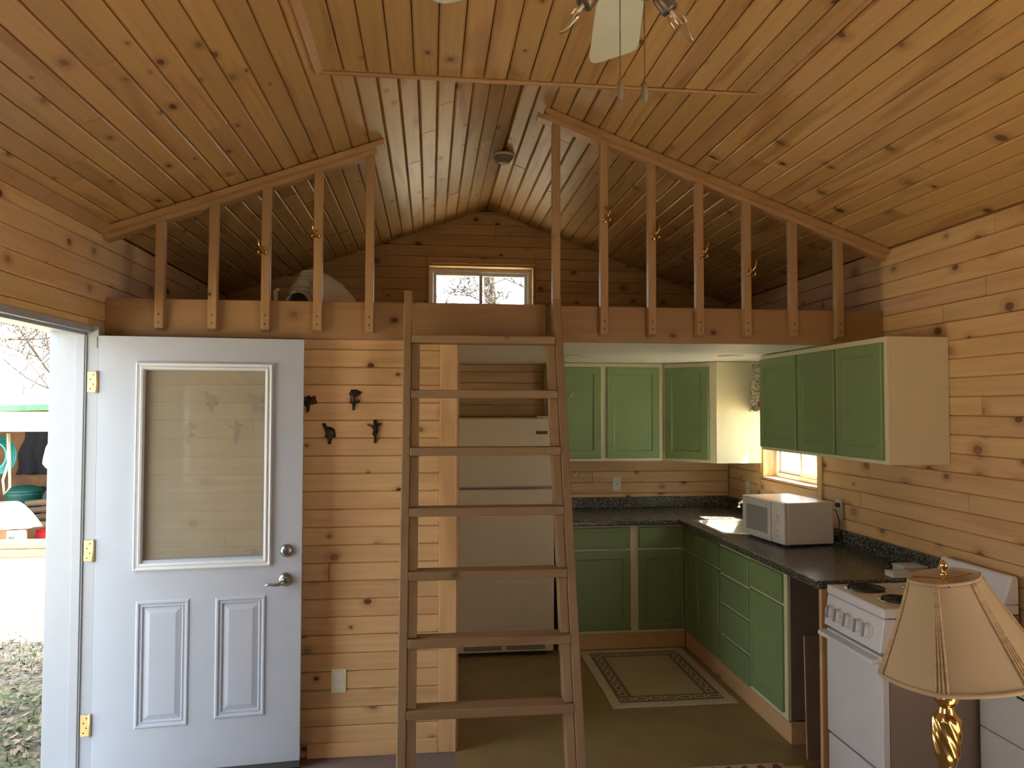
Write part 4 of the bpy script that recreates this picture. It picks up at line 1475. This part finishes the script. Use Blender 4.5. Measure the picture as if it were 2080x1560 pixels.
def tw(u, v):
    # twisted urn body between z .56 and .99
    PR = [(0.0, .018), (.06, .024), (.10, .018), (.14, .030), (.22, .046), (.30, .034), (.36, .020), (.42, .016), (.47, .024), (.50, .018), (.54, .022), (.60, .016), (.64, .018), (.72, .026),
          (.82, .030), (.87, .029), (.91, .018), (.935, .016), (.955, .025), (.98, .026), (1.0, .018)]
    for (a, ra), (b, rb) in zip(PR[:-1], PR[1:]):
        if a <= v <= b:
            t = (v - a) / (b - a)
            t = t * t * (3 - 2 * t)
            r_ = ra + (rb - ra) * t
            break
    an = 2 * pi * u
    fl = max(0.0, min(1, (r_ - .020) / .008)) * (1 if v < .9 else 0)
    r_ += .0028 * fl * math.sin(8 * (an + v * 9))
    return (LPX + r_ * math.cos(an), LPY + r_ * math.sin(an), .56 + .49 * v)


build(MB().grid(tw, 64, 120, close_u=True), 'turned_column', M['brass'], la, smooth=True)
build(MB().lathe([(.012, 1.045), (.010, 1.06), (.018, 1.075), (.018, 1.12), (.012, 1.125)], 20, Matrix.Translation((LPX, LPY, 0))), 'socket', M['brass'], la, smooth=True)
# shade: hexagonal-ish bell with pleated seams, tilted
TLT = Matrix.Translation((LPX, LPY, 1.316)) @ Matrix.Rotation(math.radians(-9), 4, 'Y') @ Matrix.Rotation(math.radians(-3), 4, 'X')
NP = 6


def shp(an, v):
    """v 0 top .. 1 bottom; flat-sided hexagon softened"""
    R_ = .074 + (.172 - .074) * (v ** 1.10)
    seg_ = 2 * pi / NP
    ph = ((an + SA) % seg_) - seg_ / 2
    poly = math.cos(seg_ / 2) / math.cos(ph)
    k_ = .34 + .05 * v
    return R_ * (k_ * poly / .93 + (1 - k_))


SA = math.radians(20)
SH = .212


def sf(u, v):
    an = 2 * pi * u
    r_ = shp(an, v)
    return TLT @ Vector((r_ * math.cos(an), r_ * math.sin(an), -SH * v))


shd = build(MB().grid(sf, 120, 20, close_u=True), 'lamp_shade', M['shade'], la, smooth=True, solid=.0015)
for (v0, nm) in ((0.0, 'top_binding'), (1.0, 'bottom_binding')):
    pts = []
    for i in range(91):
        an = 2 * pi * i / 90
        r_ = shp(an, v0) + .001
        pts.append(TLT @ Vector((r_ * math.cos(an), r_ * math.sin(an), -SH * v0)))
    build(MB().tube(pts, .0055 if v0 else .004, 8, cap=False), nm, M['shade'], shd, smooth=True)
for k in range(NP):
    an = k * 2 * pi / NP - SA
    for d in (-1.5, -.5, .5, 1.5):
        pts = []
        for i in range(14):
            v = i / 13
            r_ = shp(an, v) + .0012
            a2 = an + d * (.036 + .010 * v)
            pts.append(TLT @ Vector((r_ * math.cos(a2), r_ * math.sin(a2), -SH * v)))
        build(MB().tube(pts, .0026, 6), 'pleat', M['pleat'], shd, smooth=True)
mb = MB()
for k in range(3):
    an = k * 2 * pi / 3
    mb.tube([TLT @ Vector((0, 0, -.004)), TLT @ Vector((.078 * math.cos(an), .078 * math.sin(an), -.004))], .0018, 6)
build(mb, 'spider_frame', M['brass'], la)
top_ = TLT @ Vector((0, 0, 0))
build(MB().tube([(LPX, LPY, 1.12), (LPX + .0, LPY, 1.25), (top_.x, top_.y, top_.z + .004)], .004, 8), 'harp', M['brass'], la, smooth=True)
build(MB().lathe([(.004, .0), (.010, .004), (.006, .010), (.004, .014), (.009, .024), (.008, .032), (.002, .040)], 16, Matrix.Translation(top_)), 'finial', M['brass'], la, smooth=True)

# ------------------------------------------------------------------ rugs
rg = thing('kitchen_rug', 'tan woven rug with a brown chain border on the kitchen floor', 'rug', (1.415, 4.575, 0))
RX0, RX1, RY0_, RY1_ = 1.043, 1.785, 4.095, 5.062
build(MB().box((RX0, RY0_, .0005), (RX1, RY1_, .009)), 'edge_weave', M['rugl'], rg, bevel=.003)


def bandbox(mb, i0, i1, z0, z1):
    x0, x1, y0, y1 = RX0, RX1, RY0_, RY1_
    mb.box((x0 + i0, y0 + i0, z0), (x1 - i0, y0 + i1, z1)); mb.box((x0 + i0, y1 - i1, z0), (x1 - i0, y1 - i0, z1))
    mb.box((x0 + i0, y0 + i1, z0), (x0 + i1, y1 - i1, z1)); mb.box((x1 - i1, y0 + i1, z0), (x1 - i0, y1 - i1, z1))


mb = MB(); bandbox(mb, .058, .150, .0088, .0098)
build(mb, 'border_band', M['rugb'], rg)
build(MB().box((RX0 + .150, RY0_ + .150, .0088), (RX1 - .150, RY1_ - .150, .0098)), 'centre_field', M['rugc'], rg)
mb = MB()


def link(mb, cx, cy, hl, hw, vert):
    t = .0075
    if vert: a, b = hw, hl
    else: a, b = hl, hw
    z0, z1 = .0096, .0103
    mb.box((cx - a, cy - b, z0), (cx + a, cy - b + t, z1)); mb.box((cx - a, cy + b - t, z0), (cx + a, cy + b, z1))
    mb.box((cx - a, cy - b + t, z0), (cx - a + t, cy + b - t, z1)); mb.box((cx + a - t, cy - b + t, z0), (cx + a, cy + b - t, z1))


m_ = .104
nx_, ny_ = 7, 10
for i in range(nx_):
    cx = RX0 + m_ + (RX1 - RX0 - 2 * m_) * i / (nx_ - 1)
    for cy in (RY0_ + m_, RY1_ - m_):
        link(mb, cx, cy, .036, .022, False)
        if i < nx_ - 1: mb.box((cx + .036, cy - .004, .0096), (cx + (RX1 - RX0 - 2 * m_) / (nx_ - 1) - .036, cy + .004, .0103))
for j in range(1, ny_ - 1):
    cy = RY0_ + m_ + (RY1_ - RY0_ - 2 * m_) * j / (ny_ - 1)
    for cx in (RX0 + m_, RX1 - m_):
        link(mb, cx, cy, .030, .022, True)
        mb.box((cx - .004, cy + .030, .0096), (cx + .004, cy + (RY1_ - RY0_ - 2 * m_) / (ny_ - 1) - .030, .0103))
build(mb, 'chain_pattern', M['rugl'], rg)
r2 = thing('floor_mat', 'small rust and white floor mat at the bottom edge of the view', 'rug', (1.40, 3.12, 0))
build(MB().box((1.115, 2.82, .0005), (1.690, 3.385, .010)), 'mat_base', M['rugl'], r2, bevel=.003)
mb = MB()
for i in range(7):
    x = 1.150 + i * .078
    mb.prism([(x, 3.33, .0098), (x + .05, 3.33, .0098), (x + .04, 3.372, .0098), (x + .018, 3.365, .0098)], (0, 0, .001))
    mb.prism([(x, 2.84, .0098), (x + .05, 2.84, .0098), (x + .03, 2.87, .0098)], (0, 0, .001))
build(mb, 'red_motifs', M['rugred'], r2)

# ------------------------------------------------------------------ smoke detector
sdx, sdy = .425, 4.42
zz = roof(sdx)
sd = thing('smoke_detector', 'round smoke detector on the ceiling ridge above the loft window', 'detector', (sdx, sdy, 3.20))
build(MB().lathe([(.062, 0), (.062, -.016), (.058, -.022), (.050, -.030), (.038, -.048), (.020, -.052)], 32, Matrix.Translation((XC, sdy, ZR - .018))), 'housing', M['cabside'], sd, smooth=True)
build(MB().lathe([(.066, 0), (.066, .014)], 32, Matrix.Translation((XC, sdy, ZR - .032))), 'mounting_plate', M['fanblade'], sd)
# ------------------------------------------------------------------ ceiling fan
FNX, FNY = .395, 1.42
fan = thing('ceiling_fan', 'ceiling fan with cream blades, bare candle bulbs and pull chains', 'fan', (FNX, FNY, 2.6))
T_ = Matrix.Translation((FNX, FNY, 0))
build(MB().lathe([(.065, ZFL - .002), (.060, ZFL - .03), (.020, ZFL - .06)], 28, T_), 'canopy', M['fanmetal'], fan, smooth=True)
build(MB().lathe([(.012, ZFL - .055), (.012, 2.79)], 16, T_), 'down_rod', M['fanmetal'], fan, smooth=True)
build(MB().lathe([(.03, 2.80), (.09, 2.785), (.105, 2.75), (.105, 2.71), (.085, 2.68), (.045, 2.665), (.04, 2.63), (.055, 2.62), (.055, 2.585), (.035, 2.570), (.01, 2.565)], 36, T_), 'motor_housing', M['fanmetal'], fan, smooth=True)
for k in range(5):
    a = math.radians(-11 + 72 * k)      # from +y toward -x... positive turns left
    d = Vector((-math.sin(a), math.cos(a), 0))
    s = Vector((d.y, -d.x, 0))
    zb = 2.655
    pt = lambda r_, w_, z_=0: Vector((FNX, FNY, zb + z_)) + d * r_ + s * (w_) + Vector((0, 0, w_ * .18))
    out = [pt(.14, -.045), pt(.14, .045), pt(.20, .056), pt(.43, .064), pt(.452, .060), pt(.462, .045), pt(.482, -.035), pt(.480, -.052), pt(.465, -.062), pt(.44, -.066), pt(.20, -.056)]
    bl = build(MB().prism(out, (0, 0, .006)), 'blade', M['fanblade'], fan, bevel=.002)
    build(MB().prism([pt(.08, -.015, .008), pt(.08, .015, .008), pt(.19, .030, .008), pt(.19, -.030, .008)], (0, 0, .005)), 'blade_iron', M['fanmetal'], fan)
for k, an in enumerate((180, 0, 270)):
    a = math.radians(an)
    d = Vector((math.cos(a), math.sin(a), 0))
    p0 = Vector((FNX, FNY, 2.59)) + d * .035
    dirv = (d * .60 + Vector((0, 0, -.78))).normalized()
    ctr = Vector((FNX, FNY, 2.562)) + d * .066
    build(MB().tube([p0, p0 + d * .02 + Vector((0, 0, .008)), ctr], .006, 8), 'lamp_arm', M['fanmetal'], fan, smooth=True)
    Rm = Matrix.Translation(ctr) @ dirv.to_track_quat('Z', 'Y').to_matrix().to_4x4()
    skt = build(MB().lathe([(.006, -.008), (.014, -.004), (.018, .008), (.0185, .038), (.017, .042)], 20, Rm), 'bulb_socket', M['fanmetal'], fan, smooth=True)
    bb = build(MB().lathe([(.012, .042), (.0165, .054), (.0180, .068), (.0165, .084), (.012, .100), (.006, .113), (.0015, .122)], 24, Rm), 'candle_bulb', M['bulb'], fan, smooth=True)
    build(MB().tube([Rm @ Vector((0, 0, .042)), Rm @ Vector((.0, 0, .060))], .004, 8).tube([Rm @ Vector((.004, 0, .058)), Rm @ Vector((.007, 0, .075)), Rm @ Vector((-.007, 0, .075)), Rm @ Vector((-.004, 0, .058))], .0006, 5), 'filament_stem', M['outlet'], bb)
for (x, zbtm, nm) in ((.388, 2.382, 0), (.440, 2.378, 1)):
    y = 1.45
    mb = MB()
    z = 2.575
    while z > zbtm + .014:
        mb.lathe([(.0004, -.0016), (.0015, -.0008), (.0015, .0008), (.0004, .0016)], 6, Matrix.Translation((x, y, z)))
        z -= .0037
    mb.tube([(x, y, 2.58), (x, y, zbtm)], .0005, 5)
    build(mb, 'pull_chain', M['fanmetal'], fan)
    build(MB().lathe([(.003, .012), (.006, .006), (.0078, -.006), (.0070, -.020), (.0045, -.030)], 14, Matrix.Translation((x, y, zbtm))), 'pull_knob', M['knob'], fan, smooth=True)

# ------------------------------------------------------------------ white ribbed chair lying in the loft
CHX = 0
ch = thing('resin_chair', 'white ribbed plastic chair lying tipped over on the loft floor', 'chair', (-.62, 4.25, 2.205))


SIL = [(-.845, 0), (-.815, .40), (-.78, .78), (-.735, .97), (-.68, 1.0), (-.60, .90), (-.52, .72), (-.45, .45), (-.405, .15), (-.39, 0)]


def sil(x):
    for (a, ha), (b, hb) in zip(SIL[:-1], SIL[1:]):
        if a <= x <= b:
            t = (x - a) / (b - a)
            return ha + (hb - ha) * t
    return 0.0


def shell(u, v):
    """v 0 front lower edge, .5 the crest, 1 the rear lower edge"""
    x = -.845 + .455 * u
    h = sil(x)
    arch = max(0.0, 1 - ((x + .745) / .092) ** 2)
    lo = 2.222 + .145 * arch ** .5 if arch > 0 else 2.222
    hi = 2.222 + .295 * h
    lo = min(lo, hi)
    a = pi * v
    w = .17 * (.35 + .65 * h)
    if v <= .5:
        z = lo + (hi - lo) * math.sin(a)
        rib = (.015 * math.sin(z * 270)) * (1 if x < -.655 else max(0, 1 - (x + .655) / .03))
    else:
        z = 2.222 + (hi - 2.222) * math.sin(a)
        rib = 0
    return (x, 4.33 - w * math.cos(a) - rib, z)


build(MB().grid(shell, 46, 96), 'back_shell', M['whiteplastic'], ch, smooth=True, solid=.006)
rim = [shell(i / 60, 0.0) for i in range(0, 61) if -.838 < shell(i / 60, 0.0)[0] < -.652]
build(MB().tube(rim, .009, 8), 'rim', M['whiteplastic'], ch, smooth=True)
build(MB().tube([(-.855, 4.16, 2.2075 + .015), (-.862, 4.15, 2.36), (-.845, 4.16, 2.375)], [.014, .012, .010], 8), 'armrest_tip', M['whiteplastic'], ch, smooth=True)
build(MB().box((-.80, 4.22, 2.2055), (-.43, 4.46, 2.2215)), 'seat', M['whiteplastic'], ch, bevel=.006)

# ------------------------------------------------------------------ outdoors
GZ = -.35
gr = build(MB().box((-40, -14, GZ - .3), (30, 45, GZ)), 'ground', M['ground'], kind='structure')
rng = random.Random(3)
# foundation and outside shell under the floor
build(MB().box((XL - .13, Y0 - .1, GZ), (XR + .13, YF + .13, -.2)), 'foundation', M['grey'], kind='structure')
# roof eaves so that the house throws its own shade
mb = MB()
for sgn in (-1, 1):
    xe = XC + sgn * (XR - XC + .45)
    mb.prism([(XC, Y0 - .5, ZR + .162), (xe, Y0 - .5, roof(xe) + .162), (xe, Y0 - .5, roof(xe) + .20), (XC, Y0 - .5, ZR + .20)], (0, YF - Y0 + .95, 0))
build(mb, 'roof', M['dark'], kind='structure')
# grass and litter near the door
mb = MB()
for i in range(2600):
    x, y = rng.uniform(-4.4, -1.9), rng.uniform(3.9, 7.2)
    if noise.noise(Vector((x * 1.3, y * 1.3, 0))) < .0 and rng.random() < .75: continue
    a, h = rng.uniform(0, 2 * pi), rng.uniform(.025, .065)
    dx, dy = math.cos(a) * .006, math.sin(a) * .006
    mb.quad((x - dx, y - dy, GZ), (x + dx, y + dy, GZ), (x + rng.uniform(-.03, .03), y + rng.uniform(-.03, .03), GZ + h))
g_ = build(mb, 'grass', M['grass'])
g_['kind'] = 'stuff'
tag(g_, 'thin green grass tufts growing outside the open door', 'grass')
mb = MB()
for i in range(3200):
    x, y = rng.uniform(-4.6, -1.8), rng.uniform(3.6, 7.2)
    a, s_ = rng.uniform(0, 2 * pi), rng.uniform(.012, .035)
    u_ = Vector((math.cos(a), math.sin(a), rng.uniform(-.5, .5))) * s_
    v_ = Vector((-math.sin(a), math.cos(a), rng.uniform(-.5, .5))) * s_ * .6
    c = Vector((x, y, GZ + .018))
    mb.quad(c - u_, c - v_, c + u_, c + v_)
l_ = build(mb, 'leaf_litter', M['litter'])
l_['kind'] = 'stuff'
tag(l_, 'dry leaves scattered over the dirt outside the door', 'leaves')

# shed: open-fronted, at y ~ 11
sh = thing('shed', 'open-fronted storage shed with white fascia and green roof edge across the yard', 'shed', (-6.4, 12.4, GZ))
SHY = 11.0
build(MB().prism([(-9.2, SHY - .15, 1.56), (-4.3, SHY - .15, 1.70), (-4.3, SHY - .15, 1.78), (-9.2, SHY - .15, 1.64)], (0, 3.4, .25)), 'roof', M['shedgreen'], sh)
build(MB().box((-9.2, SHY - .10, 1.37), (-4.3, SHY - .04, 1.645)), 'fascia', M['shedwhite'], sh)
build(MB().box((-9.2, 13.9, GZ), (-4.3, 13.98, 1.75)), 'rear_wall', M['shedwood'], sh)
for (x0, x1, z1, z0) in ((-9.2, -9.1, 1.6, GZ), (-4.4, -4.3, 1.7, GZ)):
    build(MB().box((x0, SHY, z0), (x1, 13.9, z1)), 'side_wall', M['shedwood'], sh)
for x in (-6.45, -5.98, -5.3):
    build(MB().box((x, 13.82, GZ), (x + .09, 13.9, 1.6)), 'stud', M['log'], sh)
build(MB().box((-9.1, SHY + .1, GZ + .001), (-4.4, 13.89, GZ + .06)), 'deck', M['shedwood'], sh)
for i, (y, z) in enumerate(((SHY - .32, GZ), (SHY - .30, GZ + .115))):
    lg = build(MB().box((-8.8, y, z), (-4.5, y + .17, z + .112)), 'timber', M['log'], bevel=.015)
    tag(lg, ('lower' if i == 0 else 'upper') + ' weathered timber lying across the front of the shed', 'timber', 'timbers before the shed')
DZ_ = GZ + .062


def at(x_img, y_img, Y):
    d = fw + rr * (x_img - 1040) / F_PX - uu * (y_img - 780) / F_PX
    return Vector((0, 0, EYE)) + d * (Y / d.y)


# hose coil hanging
c = at(-4, 925, 11.5)
hc = thing('hose_coil', 'teal garden hose coil hanging in the shed opening', 'hose', c)
for k in range(5):
    rr_ = .19 + .018 * k
    pts = [c + Vector((rr_ * .8 * math.cos(2 * pi * i / 28), .03 * k - .06, rr_ * math.sin(2 * pi * i / 28))) for i in range(29)]
    build(MB().tube(pts, .019, 7, cap=False), 'hose_loop', M['teal'], hc, smooth=True)
build(MB().tube([c + Vector((0, 0, .27)), (c.x, c.y, 1.5)], .008, 6), 'hanger', M['rope'], hc)
# rope loops below it
rp = build(MB().tube([at(16, 880, 11.4), at(17, 940, 11.4), at(6, 975, 11.4), at(9, 1005, 11.4), at(20, 990, 11.4), at(19, 880, 11.42)], .018, 7), 'rope', M['rope'], smooth=True)
tag(rp, 'pale rope hanging beside the hose coil', 'rope')
# jacket
P = at(36, 912, 13.2)
mb = MB().grid(lambda u, v: (P.x + (u - .5) * (.34 + .30 * v) + .03 * math.sin(v * 9), 13.75 + .05 * math.sin(u * 14) * v, P.z + .32 - v * .80), 20, 12)
jk = build(mb, 'jacket', M['navy'], smooth=True, solid=.05)
tag(jk, 'dark jacket hanging on the rear wall of the shed', 'clothing')
# white sacks hanging at the right
for (xx, yy, s_, lab) in ((103, 924, .23, 'white sack hanging high at the right side of the shed'), (108, 970, .17, 'second white sack hanging just below the first')):
    P = at(xx, yy, 11.6 if yy < 950 else 11.85)
    bg_ = build(MB().lathe([(.02, .9 * s_), (.18 * s_ * 1.6, .5 * s_), (.42 * s_, -.2 * s_), (.45 * s_, -.55 * s_), (.25 * s_, -.85 * s_), (.02, -.9 * s_)], 14, Matrix.Translation(P)), 'sack', M['whitecloth'], smooth=True)
    tag(bg_, lab, 'sack')
# garden tractor-like bin, tarp heap, cartons, red toolboxes
P = at(50, 1012, 12.3)
bn = thing('garbage_bin', 'dark green barrel leaning in the middle of the shed', 'bin', (P.x, 12.3, DZ_))
build(MB().lathe([(.25, 0), (.30, .62), (.33, .66), (.33, .70)], 24, Matrix.Translation((P.x, 12.3, DZ_)) @ Matrix.Diagonal((.8, .8, .95, 1))), 'tub', M['darkgreen'], bn, smooth=True)
build(MB().lathe([(.34, .70), (.33, .74), (.16, .80), (.03, .81)], 24, Matrix.Translation((P.x, 12.3, DZ_)) @ Matrix.Diagonal((.8, .8, .95, 1))), 'lid', M['darkgreen'], bn, smooth=True)
P = at(20, 1040, 11.35)
hp = thing('white_cover', 'white crumpled cover draped over a low heap in the shed', 'cover', (P.x, 11.35, DZ_))
build(MB().grid(lambda u, v: (P.x - .02 + (.12 + .30 * v) * math.cos(2 * pi * u) * (1 + .1 * math.sin(7 * 2 * pi * u)), 11.35 + (.10 + .14 * v) * math.sin(2 * pi * u), DZ_ + .62 - .36 * v ** 1.4), 36, 8, close_u=True), 'cloth', M['whitecloth'], hp, smooth=True, solid=.01)
build(MB().box((P.x - .30, 11.25, DZ_ + .0), (P.x + .20, 11.52, DZ_ + .26)), 'support_crate', M['osb'], hp)
for i, (dx, dz) in enumerate(((.0, .318), (.0, .428), (.0, .538))):
    q = at(78, 1060, 11.9)
    fw_ = build(MB().lathe([(.045, -.20), (.05, .20)], 9, Matrix.Translation((q.x + dx, 11.93, DZ_ + dz + .30 * 0)) @ Matrix.Rotation(1.5, 4, 'Y')), 'firewood_log', M['log'])
    tag(fw_, ('lowest', 'middle', 'topmost')[i] + ' split log of the small stack in the shed', 'log', 'split logs in the shed')
q = at(80, 1060, 11.75)
crt = build(MB().box((q.x - .16, 11.78, DZ_), (q.x + .16, 12.08, DZ_ + .25)), 'crate', M['osb'], bevel=.01)
tag(crt, 'plywood crate under the split logs in the shed', 'crate')
P = at(22, 1080, 11.2)
cb_ = thing('cooler_box', 'grey box with a dark panel at the front of the shed', 'box', (P.x, 11.22, DZ_))
build(MB().box((P.x - .02, 11.12, DZ_), (P.x + .20, 11.24, DZ_ + .24)), 'body', M['grey'], cb_, bevel=.01)
build(MB().box((P.x + .02, 11.115, DZ_ + .06), (P.x + .10, 11.1195, DZ_ + .16)), 'panel', M['dark'], cb_)
for (xx, yy, Y_, w_, h_, lab) in ((97, 1060, 12.75, .42, .42, 'larger red metal case further inside the shed'), (94, 1082, 11.5, .30, .16, 'small bright red toolbox at the front of the shed')):
    P = at(xx, yy, Y_)
    rx_ = thing('red_toolbox', lab, 'toolbox', (P.x, Y_, DZ_))
    build(MB().box((P.x - w_ / 2, Y_, DZ_), (P.x + w_ / 2, Y_ + .22, DZ_ + h_)), 'body', M['red'], rx_, bevel=.012)
    build(MB().box((P.x - w_ / 2 - .005, Y_ - .005, DZ_ + h_ + .001), (P.x + w_ / 2 + .005, Y_ + .225, DZ_ + h_ + .03)), 'lid', M['red'], rx_, bevel=.01)
    build(MB().tube([(P.x - .07, Y_ + .11, DZ_ + h_ + .03), (P.x - .06, Y_ + .11, DZ_ + h_ + .06), (P.x + .06, Y_ + .11, DZ_ + h_ + .06), (P.x + .07, Y_ + .11, DZ_ + h_ + .03)], .008, 6), 'handle', M['dark'], rx_)
for i, (xx, Y_, w_, h_, z_) in enumerate(((112, 13.45, .18, .70, 0), (62, 13.45, .20, .60, 0), (88, 13.45, .16, .56, 0))):
    P = at(xx, 1000, Y_)
    s_ = build(MB().box((P.x - w_ / 2, Y_, DZ_), (P.x + w_ / 2, Y_ + .3, DZ_ + h_)), 'storage_tote', M['navy' if i != 2 else 'dark'], bevel=.03)
    tag(s_, ('wide dark storage tote at the right rear of the shed', 'tall dark storage tote against the shed wall', 'short dark grey tote standing before the others')[i], 'tote', 'dark totes in the shed')

# trees
def tree(name, label, x, y, h, r, seed, spread=1.0, levels=4, first=.35, group='bare trees outside'):
    rg_ = random.Random(seed)
    t = thing(name, label, 'tree', (x, y, GZ), 0, group)
    trunk = MB()
    br = MB()

    def grow(mb, p, d, L, rad, lev):
        pts, rads = [p.copy()], [rad]
        n = 5 if lev < 2 else 3
        for i in range(n):
            d = (d + Vector((rg_.uniform(-1, 1), rg_.uniform(-1, 1), rg_.uniform(-.4, .7))) * (.10 + .07 * lev)).normalized()
            p = p + d * (L / n)
            pts.append(p.copy())
            rads.append(rad * (1 - .6 * (i + 1) / n))
        mb.tube(pts, rads, max(3, 8 - 2 * lev), cap=False)
        if lev >= levels: return
        nb = 9 if lev == 0 else 6
        for i in range(nb):
            k = rg_.uniform(first if lev == 0 else .15, 1.0) * n
            i0 = min(int(k), n - 1)
            q = pts[i0].lerp(pts[i0 + 1], k - i0)
            dd = Vector((rg_.uniform(-1, 1), rg_.uniform(-1, 1), rg_.uniform(-.25, .9))).normalized()
            dn = (d * .35 + dd * spread).normalized()
            grow(br, q, dn, L * rg_.uniform(.36, .58), max(.013, rads[i0] * .5), lev + 1)
    grow(trunk, Vector((x, y, GZ)), Vector((0, 0, 1)), h, r, 0)
    build(trunk, 'trunk', M['bark'], t, smooth=True)
    build(br, 'branches', M['bark'], t)
    return t


tree('bare_tree', 'bare tree with a thick trunk seen through the loft window', 1.74, 17.0, 12, .17, 4, levels=4, first=.2)
tree('bare_tree', 'bare tree whose branches cross the left pane of the loft window', -1.3, 14.0, 7.5, .12, 9, levels=4, first=.3)
tree('bare_tree', 'twiggy bare tree whose branches fill the right pane of the loft window', 3.1, 14.5, 6.5, .10, 41, levels=4, first=.3)
tree('bare_tree', 'bare tree trunk at the left edge of the doorway view', -9.9, 17.0, 9, .14, 12, levels=4, first=.2)
tree('bare_tree', 'twiggy bare tree behind the shed roof', -8.8, 19.0, 8, .09, 15, levels=4, first=.12)
tree('bare_tree', 'thin bare tree further right behind the shed', -10.6, 22.5, 9, .10, 17, levels=4, first=.12)
tree('bare_tree', 'bare tree outside the kitchen window', 6.6, 9.6, 7, .12, 23, levels=4, first=.1)
tree('bare_tree', 'small bare tree beyond the kitchen window, farther off', 9.5, 11.5, 7, .10, 29, levels=3, first=.1)
